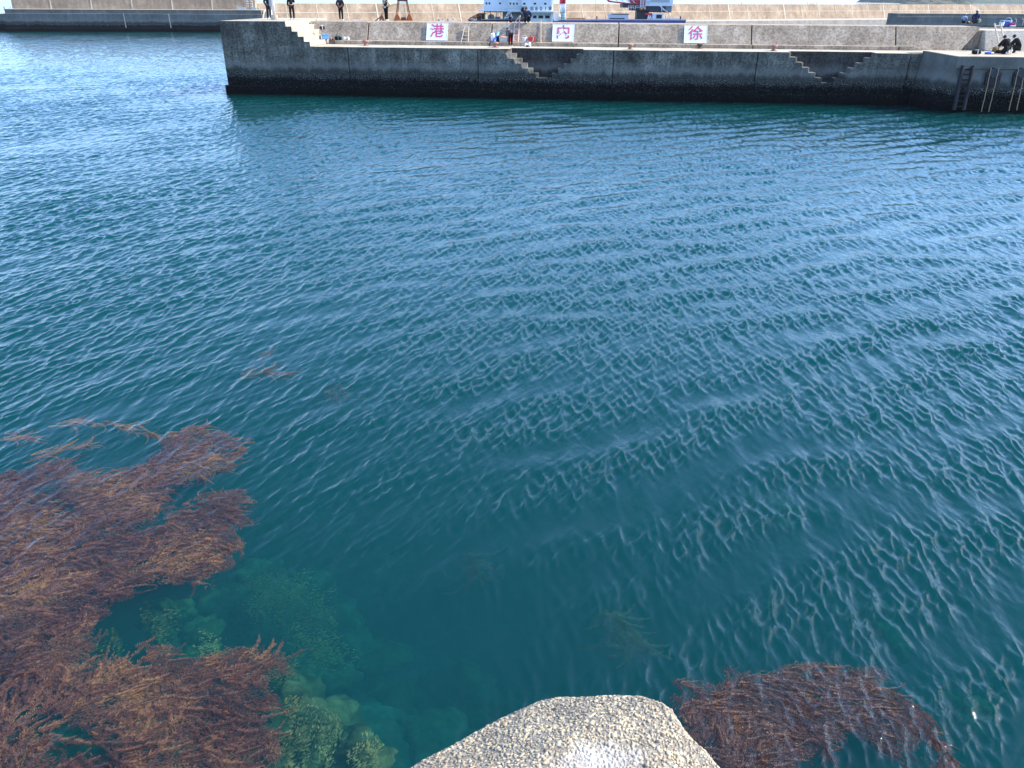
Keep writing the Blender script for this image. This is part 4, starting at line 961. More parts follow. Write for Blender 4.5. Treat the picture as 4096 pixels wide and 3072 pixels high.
# mast column
def col(name, x0, x1, y0, y1, mat, d=1.0, par=None):
    a, b_ = L_((x0+x1)/2, y1), L_((x0+x1)/2, y0); m = MB(); m.lathe([((x1-x0)/2*SM, 0), ((x1-x0)/2*SM, b_[2]-a[2])], (a[0], d, a[2]), 16); return m.build(name, mat, par or ship, True)
col('mast', 2239, 2263, 15, 50, SHIPW); col('mast_top', 2238.5, 2263.5, -40, 14.9, RED); col('mast_base', 2242, 2263, 50.1, 84, GREENG, 1.0)
for y in (58, 67, 76): col('mast_ring', 2241, 2264, y, y+1.5, SHIPW)
spart('post', SHIPW, 2203.5, 2213, -60, 84, -1.0, -.5); spart('cabinet', SHIPW, 2217, 2232, 53, 82, -.2, .6)
m = MB(); c = L_(2237, 66, -.4); m.lathe([(.02, -.4), (.22, -.25), (.25, 0), (.22, .25), (.02, .4)], c, 12); m.build('life_buoy_case', SHIPW, ship, True)
m = MB()
for y in (28, 34, 40): m.tube([L_(2232, y, .2), L_(2224, y-1, .2)], .05, 6); m.tube([L_(2264, y, .2), L_(2272, y-1, .2)], .05, 6)
m.build('mast_step', SHIPW, ship)
spart('deck_bollard', DKM, 2387, 2391, 66, 79, 1, 1.3); spart('deck_bollard', DKM, 2724, 2728, 66, 77, 1, 1.3)
spart('orange_gear', paint('orange_deck_gear', (.60, .25, .06), .7, .3, 3), 2270, 2345, 73, 82, 2, 4)
for k in range(4): spart('deck_stanchion', BEIGE, 2668+10*k, 2670+10*k, 63, 76, 2, 2.15)
# deck gear
ct = spart('container', LILAC, 2440, 2516, 58, 78, 1, 4, bevel=.05); spart('lid', DKM, 2449, 2520, 55.5, 57.9, .9, 4.1, ct); spart('dark_skid', DKM, 2442, 2500, 73, 80, .8, .98, ct)  # skid is a dark strip along the container's lower front
cab = spart('deck_excavator', SHIPW, 2612, 2656, 57, 78, 1, 3, bevel=.15); spart('excavator_window', GLASS, 2628, 2650, 60, 73, .9, .99, cab)
spart('excavator_arm', RED, 2584, 2612, 53, 60, 1.2, 2, cab, .05); spart('excavator_arm', RED, 2602, 2610, 60.1, 78, 1.2, 2, cab)
m = MB()
for p, q in (((2592, 78), (2596, 63)), ((2596, 63), (2601, 78)), ((2601, 78), (2604, 63)), ((2604, 63), (2608, 78))): m.tube([L_(*p, .8), L_(*q, .8)], .09, 6)
m.build('white_bracing', SHIPW, cab)
# crane
crane = spart('crane_pedestal', DKM, 2553, 2600, 42, 82, 2, 5); 
spart('slewing_platform', DKM, 2494, 2600, 16.5, 30, 1, 6, crane); spart('slewing_platform', DKM, 2530, 2640, 30.2, 41.8, 1.2, 5.8, crane); spart('counterweight_frame', DKM, 2600.5, 2690, 19, 48, 1.1, 6, crane)
spart('side_panel', paint('grey_side_panel', (.16, .17, .20), .5, .3, 2), 2666, 2690, 20, 48, .95, 1.08, crane)
spart('machinery_house', SHIPW, 2587, 2697, -55, 18.5, .8, 6.2, crane, .05)
for y in (2, 7): spart('vent_slot', DKM, 2604, 2680, y, y+1.3, .74, .797, crane)
spart('vent_panel', LILAC, 2588, 2601, 3, 14, .73, .797, crane)
m = MB(); m.hexa([L_(2524, 17, .9), L_(2585, 17, .9), L_(2585, 17, 2.4), L_(2524, 17, 2.4), L_(2520, -8, .9), L_(2575, -25, .9), L_(2575, -25, 2.4), L_(2520, -8, 2.4)]); bf = m.build('boom_foot', RED, crane, bevel=.04)
for x, y in ((2531, 3), (2543, 7), (2556, 8)):
    m = MB(); c = L_(x, y); m.lathe([(.20, 0), (.21, .05), (.02, .055)], n=12); m.v = [(c[0]+v[0], .9-v[2]-.002, c[2]+v[1]) for v in m.v]; m.build('lightening_hole', DKM, bf)
bm_ = MB(); bm2 = MB()
e_lo, e_hi = Vector(L_(2524, 15, 1.6)), Vector(L_(2522, -6, 1.6)); tip = Vector(L_(2120, -330, 1.6))
def chord(a, b_, m, r): m.tube([a, b_], r, 6)
lo2, hi2 = Vector(L_(2400, -4, 1.6)), Vector(L_(2390, -45, 1.6))
for dy in (-.7, .7):
    d = Vector((0, dy, 0)); chord(e_lo+d, Vector(L_(2440, 6, 1.6))+d, bm_, .16); chord(Vector(L_(2440, 6, 1.6))+d, tip+d*.4, bm_, .16); chord(e_hi+d, tip+d*.4+Vector((0, 0, .5)), bm_, .14)
bm_.build('boom', RED, crane)
for k in range(10):
    f0, f1 = k/10, (k+.5)/10; A = e_lo.lerp(Vector(L_(2440, 6, 1.6)), min(1, f0*3)) if f0 < .33 else Vector(L_(2440, 6, 1.6)).lerp(tip, (f0-.33)/.67)
    B = e_hi.lerp(tip, f1*.95); chord(A+Vector((0, -.7, 0)), B+Vector((0, -.7, 0)), bm2, .08); chord(B+Vector((0, -.7, 0)), A+Vector((1.0, -.7, .2)), bm2, .08)
bm2.build('boom_lattice', SHIPW, crane)
m = MB()
for x in (2562, 2575): m.tube([L_(x, 38, .6), L_(x+3, -5, .6)], .06, 6)
for i in range(9): m.tube([L_(2562+i*.3, 36-i*4.5, .6), L_(2575+i*.3, 36-i*4.5, .6)], .05, 6)
m.build('crane_ladder', SHIPW, crane)
m = MB()
for a0, a1 in ((2515, 2537), (2543, 2583)):
    for y in (24, 31): m.tube([L_(a0, y, .7), L_(a1, y, .7)], .05, 6)
    for x in (a0, (a0+a1)/2, a1): m.tube([L_(x, 24, .7), L_(x, 38, .7)], .05, 6)
m.build('crane_rail', SHIPW, crane)
m = MB()
for p, q in (((2640, 22), (2668, 46)), ((2648, 20), (2650, 46)), ((2655, 38), (2672, 47))): m.tube([L_(*p, .8), L_(*q, .8)], .10, 6)
m.build('crane_brace', SHIPW, crane)
for x, y in ((2565, 36), (2578, 35)):
    m = MB(); c = L_(x, y, .5); m.lathe([(.02, -.35), (.3, -.2), (.34, .1), (.1, .35)], c, 10); m.build('hook_block', paint('worn_orange_hook', (.35, .16, .09), .7, .3, 5), crane, True)
for x in (2385.0, 2434.0):
    m = MB(); m.tube([L_(x, 80, 1.0), L_(x-1, -120, 1.0)], .025, 5); m.build('stay_wire', DKM, ship)

# ------------------------------------------------------------------ hills
def hill(name, prof, Y, depth, mat, jag):
    """prof: list of photo (x, y) along the skyline"""
    m = MB(); n = 90; vs = []; fs = []; xs = [p[0] for p in prof]; ys_ = [p[1] for p in prof]
    rows = 9; rr = random.Random(len(prof)+int(Y))
    for j in range(rows):
        t = j/(rows-1)
        for i in range(n):
            x = xs[0]+(xs[-1]-xs[0])*i/(n-1); y = np.interp(x, xs, ys_); p = at(x, y, Y); z = max(p.z, 1)
            hh = z*math.sin(t*math.pi/2)**.8*(1+jag*(rr.random()-.5)); hh = -2 if j == 0 else hh
            vs.append((p.x+jag*depth*.05*(rr.random()-.5), Y+depth*(t-.0), hh))
    for j in range(rows-1):
        for i in range(n-1): fs.append((j*n+i, j*n+i+1, (j+1)*n+i+1, (j+1)*n+i))
    m.add(vs, fs); o = m.build(name, mat, smooth=False, fix=False); tag(o, None, None, None, 'structure'); return o
b = NB('wooded_hillside'); n = b.noise(b.pos(), .02, 6, .7); HILLM = b.end(b.bsdf(b.ramp(n, [(.3, (.03, .05, .025)), (.5, (.06, .08, .035)), (.7, (.13, .12, .06))]), .95, .1))
b = NB('cliff_and_scrub'); n = b.noise(b.mapping(b.pos(), (1, 1, 1.5)), .045, 7, .72); CLIFF = b.end(b.bsdf(b.ramp(n, [(.34, (.035, .045, .03)), (.48, (.07, .08, .045)), (.56, (.16, .14, .08)), (.68, (.30, .23, .17))]), .95, .1))
hill('hills', [(-500, -40), (-200, 5), (-20, 8), (15, 9), (30, 2), (50, -3), (75, -12), (140, -10), (260, -30), (400, -16)], 7800, 1100, HILLM, .12)
hill('hills', [(1700, 16), (1830, 8), (1880, 3), (1930, -3), (2050, -12), (2150, 2), (2200, 12), (2290, 10), (2330, 3), (2420, 2), (2470, -10), (2600, -24), (2700, 2), (2800, 7), (2900, -4), (3000, 10), (3100, 16)], 8000, 1000, HILLM, .12)
hill('headland', [(3690, 18), (3700, 12), (3716, 0), (3740, -20), (3800, -60), (3900, -66), (3925, -28), (3935, 8), (3948, 13), (3960, 16)], 1500, 300, CLIFF, .18)
hill('headland', [(3880, 16), (3900, 4), (3915, -40), (3990, -80), (4200, -140), (4600, -160), (4700, 10)], 2600, 500, HILLM, .15)
#@@FAREND

#@@PEOPLE
# ------------------------------------------------------------------ people
SKIN = paint('skin', (.55, .33, .24), .55, .06, 12)
CLOTH = {}
def cloth(name, c):
    if name not in CLOTH: CLOTH[name] = paint(name, c, .9, .22, 14, spec=.1)
    return CLOTH[name]
BASE = {  # joint: (position, radius, parent); x right, y forward, z up, standing 1.72 m
 'pelvis': ((0, 0, .96), .125, None), 'belly': ((0, .005, 1.12), .115, 'pelvis'), 'chest': ((0, .0, 1.31), .135, 'belly'),
 'neck': ((0, .0, 1.46), .052, 'chest'), 'chin': ((0, .02, 1.535), .062, 'neck'), 'face': ((0, .025, 1.60), .083, 'chin'), 'crown': ((0, .005, 1.67), .070, 'face'), 'nose': ((0, .118, 1.585), .014, 'face'),
 'earl': ((-.088, .01, 1.59), .014, 'face'), 'earr': ((.088, .01, 1.59), .014, 'face')}
for sgn, n in ((-1, 'l'), (1, 'r')):
    BASE.update({'sh'+n: ((sgn*.17, 0, 1.41), .062, 'chest'), 'el'+n: ((sgn*.235, -.02, 1.14), .045, 'sh'+n), 'wr'+n: ((sgn*.225, .07, .91), .028, 'el'+n),
                 'hip'+n: ((sgn*.088, 0, .90), .092, 'pelvis'), 'kn'+n: ((sgn*.10, .02, .49), .060, 'hip'+n), 'an'+n: ((sgn*.105, -.01, .085), .040, 'kn'+n), 'to'+n: ((sgn*.12, .14, .04), .034, 'an'+n)})
def skin_obj(name, J, mat, parent, root, sub=1):
    names = list(J); ix = {n: i for i, n in enumerate(names)}
    me = bpy.data.meshes.new(name); me.from_pydata([J[n][0] for n in names], [(ix[n], ix[J[n][2]]) for n in names if J[n][2] in ix], [])
    o = bpy.data.objects.new(name, me); COL.objects.link(o); o.parent = parent; me.materials.append(mat)
    md = o.modifiers.new('skin', 'SKIN'); md.use_smooth_shade = True; md.branch_smoothing = .4
    for n in names:
        v = me.skin_vertices[0].data[ix[n]]; v.radius = (J[n][1], J[n][1]); v.use_root = (n == root)
    sd = o.modifiers.new('sub', 'SUBSURF'); sd.levels = sd.render_levels = sub
    return o
def person(loc, yaw, label, pose, top, bottom, hair, shoes=None, scale=1.0, bulk=0.0, hat=None, hem=None, long_hair=False, hood=False, extra=None):
    o = empty('person', loc, yaw, label, 'person'); o.scale = (scale,)*3
    J = {k: list(v) for k, v in BASE.items()}
    for k, p in pose.items(): J[k][0] = p
    # hands: palm, four fingers and a thumb running on from each forearm
    for n, sgn in (('l', -1), ('r', 1)):
        w_ = Vector(J['wr'+n][0]); d = (w_-Vector(J['el'+n][0])).normalized(); sd = d.cross(Vector((0, 1, .2))).normalized(); 
        J['pa'+n] = [tuple(w_+d*.07), .030, 'wr'+n]
        for f in range(4):
            a = w_+d*.105+sd*(f-1.5)*.021; e = a+d*(.055+.012*(f in (1, 2)))+Vector((0, .012, -.006))
            J['fa%s%d' % (n, f)] = [tuple(a), .0095, 'pa'+n]; J['fb%s%d' % (n, f)] = [tuple(e), .0085, 'fa%s%d' % (n, f)]
        t = w_+d*.055+sd*.045*sgn; J['th'+n] = [tuple(t), .010, 'pa'+n]; J['ti'+n] = [tuple(t+d*.04+sd*.012*sgn), .009, 'th'+n]
    skin_obj('body', J, SKIN, o, 'pelvis')
    def part(name, keys, grow, mat, root, shrink=None):
        K = {}
        for k in keys:
            p, r, par = J[k]; K[k] = [p, r+grow, par if par in keys else None]
        return skin_obj(name, K, mat, o, root)
    arm = [a+n for n in 'lr' for a in ('sh', 'el', 'wr')]
    J2 = dict(J)
    jk = part('jacket', ['pelvis', 'belly', 'chest']+arm, .034+bulk, top, 'chest')
    if hood:
        c = Vector(J['neck'][0])+Vector((0, -.08, -.02)); m = MB(); m.lathe([(.03, -.09), (.11, -.06), (.13, 0), (.10, .06), (.03, .09)], c, 12); m.build('hood', top, jk, True)
    tr = part('trousers', ['pelvis']+[a+n for n in 'lr' for a in ('hip', 'kn', 'an')], .022+bulk*.5, bottom, 'pelvis')
    if hem:
        c = Vector(J['pelvis'][0]); m = MB(); m.lathe([(.15, -.07), (.165, -.05), (.165, .0), (.15, .02)], c, 14); m.build('hem', hem, jk, True)
    f, cr = Vector(J['face'][0]), Vector(J['crown'][0]); axis = (cr-Vector(J['neck'][0])).normalized()
    nose = Vector(J['nose'][0]); fr = (nose-f); fr = (fr-axis*fr.dot(axis)).normalized(); sdv = axis.cross(fr)
    def headpart(name, mat, prof, back):
        m = MB(); m.lathe(prof, (0, 0, 0), 14); R_ = Matrix((sdv, fr, axis)).transposed()
        m.v = [tuple(f+R_@Vector((v[0], v[1]*1.08-back, v[2]))) for v in m.v]; return m.build(name, mat, o, True)
    hp = headpart('hair', hair, [(.075, -.05), (.098, -.01), (.104, .04), (.092, .09), (.06, .122), (.01, .132)], .022)
    if long_hair:
        m = MB(); R_ = Matrix((sdv, fr, axis)).transposed(); m.lathe([(.09, .03), (.10, -.05), (.095, -.16), (.06, -.24), (.01, -.26)], n=12); m.v = [tuple(f+R_@Vector((v[0], v[1]*.6-.075, v[2]))) for v in m.v]; m.build('long_hair', hair, o, True)
    if hat is not None:
        h_ = headpart('cap', hat, [(.108, .025), (.112, .06), (.10, .11), (.06, .145), (.01, .152)], .012)
        m = MB(); R_ = Matrix((sdv, fr, axis)).transposed(); m.lathe([(.02, .03), (.085, .036), (.09, .045), (.02, .05)], n=14); m.v = [tuple(f+R_@Vector((v[0]*.9, v[1]+.10, v[2]))) for v in m.v]; m.build('brim', hat, h_, True)
    for sx in (-.032, .032):
        m = MB(); c = f+fr*.078+sdv*sx+axis*.012; m.lathe([(.002, -.011), (.011, 0), (.002, .011)], c, 8); m.build('eye', cloth('dark_eye', (.02, .015, .012)), o, True)
    m = MB(); c = f+fr*.083-axis*.048; m.lathe([(.004, -.007), (.022, 0), (.004, .007)], c, 8); m.build('mouth', cloth('lips', (.35, .13, .11)), o, True)
    for n in 'lr':
        a, t = Vector(J['an'+n][0]), Vector(J['to'+n][0]); d = (t-a); d.normalize()
        K = {'a': [tuple(a-d*.035+Vector((0, 0, -.02))), .052, None], 'b': [tuple(a.lerp(t, .55)+Vector((0, 0, -.006))), .050, 'a'], 'c': [tuple(t+d*.03), .044, 'b']}
        skin_obj('shoe', K, shoes or cloth('white_shoes', (.75, .74, .70)), o, 'b')
    return o, jk
BLACKC, NAVYC, DGREY, JEANS = cloth('black_fabric', (.012, .012, .014)), cloth('navy_fabric', (.018, .022, .05)), cloth('charcoal_fabric', (.035, .037, .042)), cloth('dark_denim', (.03, .035, .055))
HAIRB = paint('black_hair', (.012, .010, .009), .5, .3, 40); HAIRBR = paint('brown_hair', (.07, .035, .02), .5, .3, 40)
def at_pier(x, y, z): u_, w_ = puz(x, y, z); return PP(u_, w_, z)
POCK = {'ell': (-.27, -.07, 1.15), 'elr': (.27, -.07, 1.15), 'wrl': (-.185, .06, .98), 'wrr': (.185, .06, .98)}
p = at_pier(1079, 77.5, 5.285); person(p, -.15, 'person in a charcoal jacket and jeans standing beside the white pole, back turned', dict(POCK, knl=(-.11, .01, .49), anl=(-.15, 0, .085), tol=(-.19, .13, .04)), DGREY, JEANS, HAIRB, hem=cloth('blue_grey_hem', (.06, .075, .11)), scale=1.12)
p = at_pier(1171, 80, 5.285); person(p, .5, 'person in baggy black clothes holding a small white thing, standing above the pier steps', {'elr': (.26, .10, 1.14), 'wrr': (.20, .32, 1.28), 'knl': (-.10, .06, .49), 'knr': (.12, -.02, .49)}, BLACKC, cloth('baggy_black', (.016, .015, .014)), HAIRB, scale=1.12)
p = at_pier(1366, 83, 5.15); person(p, -.1, 'person in a dark jacket over a red shirt, standing with hands in pockets', dict(POCK), cloth('dark_jacket', (.022, .022, .026)), BLACKC, HAIRB, hem=cloth('red_shirt', (.45, .04, .06)), scale=1.12)
pv = at_pier(1546, 84, 5.15)
GRN = cloth('dark_green_wool', (.012, .035, .032)); CREAM = cloth('cream_sleeve', (.66, .60, .46))
o, jk = person(pv, -.45, 'person in a dark green jacket with cream sleeves fishing in front of the rusty grab', {'elr': (.27, .12, 1.14), 'wrr': (.16, .36, 1.16), 'ell': (-.22, .10, 1.13), 'wrl': (.0, .34, 1.10), 'knl': (-.07, .02, .49), 'knr': (.08, .02, .49), 'anl': (-.07, 0, .085), 'anr': (.08, 0, .085)}, GRN, BLACKC, HAIRB, hem=cloth('cream_hem', (.66, .60, .46)), scale=1.12)
for n, sg in (('l', -1), ('r', 1)):
    pts = {'l': [(-.18, .0, 1.40), (-.22, .10, 1.13), (0, .32, 1.10)], 'r': [(.18, 0, 1.40), (.27, .12, 1.14), (.165, .34, 1.16)]}[n]
    m = MB(); m.tube([pts[0], pts[1]], .105, 10, .088); m.tube([pts[1], pts[2]], .09, 10, .07); m.build('sleeve', CREAM, jk, True)
m = MB(); m.tube([(.085*math.cos(t)-.01, -.172-.0*t, 1.31+.11*math.sin(t)) for t in np.linspace(0, 6.283, 16)], .016, 6); m.build('ring_emblem', CREAM, jk)
rod = MB(); q0 = pv+Vector((.22, .34, 1.10)); rod.tube([q0, q0+Vector((1.0, 1.6, .35)), q0+Vector((2.0, 3.4, .35))], .014, 6, .004); tag(rod.build('fishing_rod', BLACKC), 'thin dark fishing rod held by the person in the green jacket', 'fishing rod')
# bending person by the pink ladder
p = at_pier(2042, 187, 3.507)
person(p, .15, 'person in a grey top and black trousers bending forward beside the pink ladder', {
    'pelvis': (.02, -.05, .93), 'belly': (.0, .05, 1.06), 'chest': (-.07, .24, 1.17), 'neck': (-.12, .36, 1.22), 'chin': (-.14, .43, 1.22), 'face': (-.15, .48, 1.22), 'crown': (-.16, .53, 1.27), 'nose': (-.15, .53, 1.12), 'earl': (-.24, .47, 1.22), 'earr': (-.06, .48, 1.22),
    'shl': (-.23, .26, 1.17), 'shr': (.10, .28, 1.19), 'ell': (-.27, .36, .92), 'elr': (.12, .42, .95), 'wrl': (-.17, .48, .72), 'wrr': (.04, .55, .74)}, cloth('grey_jersey', (.13, .12, .12)), BLACKC, HAIRB)
# seated woman raising an arm
SEAT = {'pelvis': (0, 0, .20), 'belly': (0, .03, .38), 'chest': (0, .05, .58), 'neck': (0, .06, .73), 'chin': (0, .09, .80), 'face': (0, .095, .87), 'crown': (0, .07, .94), 'nose': (0, .19, .855), 'earl': (-.088, .08, .86), 'earr': (.088, .08, .86),
        'shl': (-.17, .05, .68), 'shr': (.17, .05, .68), 'ell': (-.24, .16, .44), 'elr': (.24, .16, .44), 'wrl': (-.16, .34, .38), 'wrr': (.16, .34, .38),
        'hipl': (-.09, .02, .17), 'hipr': (.09, .02, .17), 'knl': (-.13, .36, .42), 'knr': (.13, .36, .42), 'anl': (-.12, .42, .085), 'anr': (.12, .42, .085), 'tol': (-.13, .56, .04), 'tor': (.13, .56, .04)}
def seat(**k): d = dict(SEAT); d.update(k); return d
p = at_pier(2107, 91.5, 5.16)
person(p, math.pi+.2, 'person in a navy puffer jacket with one arm raised to the head', seat(pelvis=(0, 0, .22), chest=(.05, .08, .63), belly=(.02, .04, .42), neck=(.07, .10, .80), chin=(.07, .13, .87), face=(.07, .135, .94), crown=(.07, .11, 1.02), nose=(.07, .23, .925), earl=(-.02, .12, .93), earr=(.16, .12, .93), shl=(-.13, .08, .74), shr=(.24, .08, .74), ell=(-.30, .10, .52), wrl=(-.20, .26, .36), elr=(.44, .14, .83), wrr=(.24, .19, 1.0)), NAVYC, BLACKC, HAIRBR, scale=1.12, long_hair=True, bulk=.025)
p = at_pier(2043, 90, 5.16)
person(p, math.pi-.9, 'person in dark blue half hidden behind the parapet, left of the pink ladder', seat(), NAVYC, NAVYC, HAIRB, scale=.62)
# seated pair at the right, backs turned
p = at_pier(3853, 94, 5.15)
o, jk = person(p, -.5, 'small child in a blue striped top and pale cap, seated', seat(ell=(-.25, .10, .46)), cloth('pale_blue_jersey', (.42, .52, .68)), BLACKC, HAIRB, scale=.80, hat=cloth('pale_cap', (.70, .68, .58)))
for zz in (.30, .42, .54):
    m = MB(); m.lathe([(.165, -.02), (.172, -.012), (.172, .012), (.165, .02)], (0, .035+.02*(zz-.3), zz), 16); m.build('stripe', cloth('navy_stripe', (.05, .07, .16)), jk, True)
p = at_pier(3898, 95, 5.15)
person(p, -.35, 'adult in a dark blue jacket and white cap sitting on the parapet beside the child', seat(), cloth('blue_jacket', (.03, .04, .10)), cloth('brown_trousers', (.06, .035, .028)), HAIRB, scale=1.08, hat=cloth('white_cap', (.74, .72, .64)), hood=True)
bp_ = at_pier(3911, 93, 5.15)
# kneeling pair on the quay
KN = {'pelvis': (0, -.05, .42), 'belly': (0, .05, .58), 'chest': (0, .18, .74), 'neck': (0, .26, .87), 'chin': (0, .32, .92), 'face': (0, .35, .97), 'crown': (0, .34, 1.05), 'nose': (0, .44, .93), 'earl': (-.088, .34, .97), 'earr': (.088, .34, .97),
      'shl': (-.17, .18, .83), 'shr': (.17, .18, .83), 'ell': (-.25, .32, .60), 'elr': (.25, .32, .60), 'wrl': (-.14, .50, .45), 'wrr': (.14, .50, .45), 'hipl': (-.09, -.02, .38), 'hipr': (.09, -.02, .38), 'knl': (-.14, .30, .08), 'knr': (.14, .30, .08), 'anl': (-.11, -.10, .10), 'anr': (.11, -.10, .10), 'tol': (-.11, -.20, .05), 'tor': (.11, -.20, .05)}
p = at_pier(4022, 217, 3.52)
o, _ = person(p, .45, 'kneeling person in black, pale shoe soles towards the water, beside the open tan bag', KN, cloth('faded_black_coat', (.020, .017, .016)), BLACKC, HAIRB, scale=1.13, bulk=.035)
SOLE = cloth('pale_soles', (.60, .60, .56))
for sx in (-.115, .115):
    m = MB(); m.lathe([(.045, -.13), (.06, -.10), (.05, 0), (.062, .08), (.045, .13)], n=12); m.v = [(sx+v[0], -.275+v[1]*.35-.03*v[2], .145+v[2]) for v in m.v]; m.build('shoe_sole', SOLE, o, True)
p = at_pier(4064, 212, 3.52)
person(p, .95, 'squatting person in a black coat leaning over the kneeling one', dict(KN, pelvis=(0, -.12, .34), hipl=(-.09, -.08, .32), hipr=(.09, -.08, .32), knl=(-.15, .28, .48), knr=(.15, .28, .48), anl=(-.12, .08, .09), anr=(.12, .08, .09), tol=(-.13, .22, .04), tor=(.13, .22, .04), chest=(0, .16, .78), belly=(0, .0, .56)), cloth('olive_black_coat', (.014, .018, .014)), cloth('dark_grey_trousers', (.03, .026, .028)), HAIRB, shoes=BLACKC, scale=1.12, bulk=.035)
#@@PEOPLEEND

#@@ITEMS
# ------------------------------------------------------------------ things people brought
def plastic(name, c, r=.35): return paint(name, c, r, .06, 6, spec=.5)
def bucket(p, r, h, mat, rim, label, handle=True):
    o = empty('bucket', p, 0, label, 'bucket')
    m = MB(); m.lathe([(r*.78, 0), (r*.8, .01), (r, h), (r*.95, h), (r*.76, .03), (.01, .03)], n=18); m.build('pail', mat, o, True)
    m = MB(); m.lathe([(r*1.0, h-.04), (r*1.07, h-.035), (r*1.07, h+.01), (r*.96, h+.012)], n=18); m.build('rim', rim, o, True)
    if handle:
        m = MB(); m.tube([(r*math.cos(t), 0, h+r*.8*math.sin(t)) for t in np.linspace(0, math.pi, 9)], .012, 6); m.build('handle', rim, o)
    return o
def cooler(p, rz, w_, d, h, mat, lid, label):
    o = empty('cool_box', p, rz, label, 'cool box')
    m = MB(); m.hexa([(-w_/2*.92, -d/2*.92, 0), (w_/2*.92, -d/2*.92, 0), (w_/2*.92, d/2*.92, 0), (-w_/2*.92, d/2*.92, 0), (-w_/2, -d/2, h*.82), (w_/2, -d/2, h*.82), (w_/2, d/2, h*.82), (-w_/2, d/2, h*.82)]); m.build('box_body', mat, o, bevel=.02)
    m = MB(); m.box(-w_/2-.015, w_/2+.015, -d/2-.015, d/2+.015, h*.822, h); m.build('lid', lid, o, bevel=.015)
    m = MB(); m.tube([(-w_/2-.02, 0, h*.6), (-w_/2-.05, 0, h*.9), (-w_/2-.02, 0, h*1.02)], .012, 6); m.build('handle', lid, o)
def bag(p, rz, l, d, h, mat, trim, label, cat='bag', seed=0):
    o = empty('bag', p, rz, label, cat); bm = bmesh.new(); bmesh.ops.create_cube(bm, size=2); bmesh.ops.subdivide_edges(bm, edges=bm.edges[:], cuts=5, use_grid_fill=True)
    for v in bm.verts:
        c = v.co; k = (abs(c.x)**4+abs(c.y)**4+abs(c.z)**4)**.25; q = c/k if k else c; f = 1+.07*math.sin(q.x*5+seed)+.06*math.sin(q.y*7+q.z*5+seed*2)
        v.co = Vector((q.x*l/2*f, q.y*d/2*f*(1-.25*max(0, q.z)), max(0, (q.z*.5+.5)*h*f)))
    me = bpy.data.meshes.new('bag_body'); bm.to_mesh(me); bm.free(); me.polygons.foreach_set('use_smooth', [True]*len(me.polygons)); me.materials.append(mat); b_ = bpy.data.objects.new('bag_body', me); COL.objects.link(b_); b_.parent = o
    m = MB(); m.tube([(-l*.25, 0, h*.9), (-l*.2, 0, h*1.18), (l*.2, 0, h*1.18), (l*.25, 0, h*.9)], .014, 6); m.build('strap', trim, o)
    m = MB(); m.box(-l*.08, l*.02, -d*.54, d*.54, .02, h*1.0); m.build('band', trim, o, bevel=.02)
    return o
def on(x, y, z):
    if abs(z-3.79) < .02:
        return PP(pu(x, y, 4.15)[0], 4.15, 3.785)
    return at_pier(x, y, z)
BLUEP, WHITEP, REDP, PINKP = plastic('blue_plastic', (.03, .10, .50)), plastic('white_plastic', (.80, .80, .78)), plastic('red_plastic', (.62, .03, .03)), plastic('pink_plastic', (.70, .05, .18))
LBLUE = plastic('light_blue_plastic', (.16, .36, .58)); TEAL = cloth('teal_fabric', (.02, .30, .28)); CLEAR = plastic('pale_bag_film', (.62, .66, .66), .3); KHAKI = cloth('khaki_canvas', (.24, .15, .06))
zst = 3.502+hz
cooler(on(1302, 157, 3.86), .3, .55, .42, .40, LBLUE, LBLUE, 'light blue cool box on the lowest steps of the pier end')
bag(on(1354, 160, 3.79), .2, .55, .35, .30, BLACKC, TEAL, 'black bag with a teal band on the kerb right of the cool box', seed=1)
bag(on(1379, 160, 3.79), 0, .34, .26, .24, CLEAR, WHITEP, 'crumpled pale plastic bag right of the teal banded bag', 'plastic bag', 2)
bag(on(1393, 160, 3.79), .5, .20, .18, .24, plastic('cream_bag', (.66, .60, .48), .5), WHITEP, 'small cream plastic bag at the right end of the bags on the kerb', 'plastic bag', 3)
bag(on(1326, 158, 3.80), .1, .3, .3, .16, cloth('dark_red_cloth', (.22, .05, .05)), CREAM, 'crumpled dark red bag between the cool box and the teal banded bag', 'bag', 4)
bag(on(1290, 119, 4.57), .4, .42, .30, .26, cloth('dark_brown_bag', (.05, .035, .03)), WHITEP, 'dark bag with white parts on a middle step of the pier end', 'bag', 5)
m = MB(); a = on(1311, 150, 3.86); a2 = a+Vector((.0, .25, 1.05)); m.hexa([a+Vector((-.17, 0, 0)), a+Vector((.17, 0, 0)), a+Vector((.17, .05, 0)), a+Vector((-.17, .05, 0)), a2+Vector((-.17, 0, 0)), a2+Vector((.17, 0, 0)), a2+Vector((.17, .05, 0)), a2+Vector((-.17, .05, 0))]); tag(m.build('plank', BEIGE, bevel=.01), 'pale plank leaning on the parapet behind the light blue cool box', 'plank')
m = MB(); m.tube([on(1338, 160, 3.80), onp(1352, 128, 4.8), onp(1366, 98, 5.1)], .016, 6, .006); tag(m.build('fishing_rod', BLACKC), 'dark fishing rod leaning on the parapet by the teal banded bag', 'fishing rod')
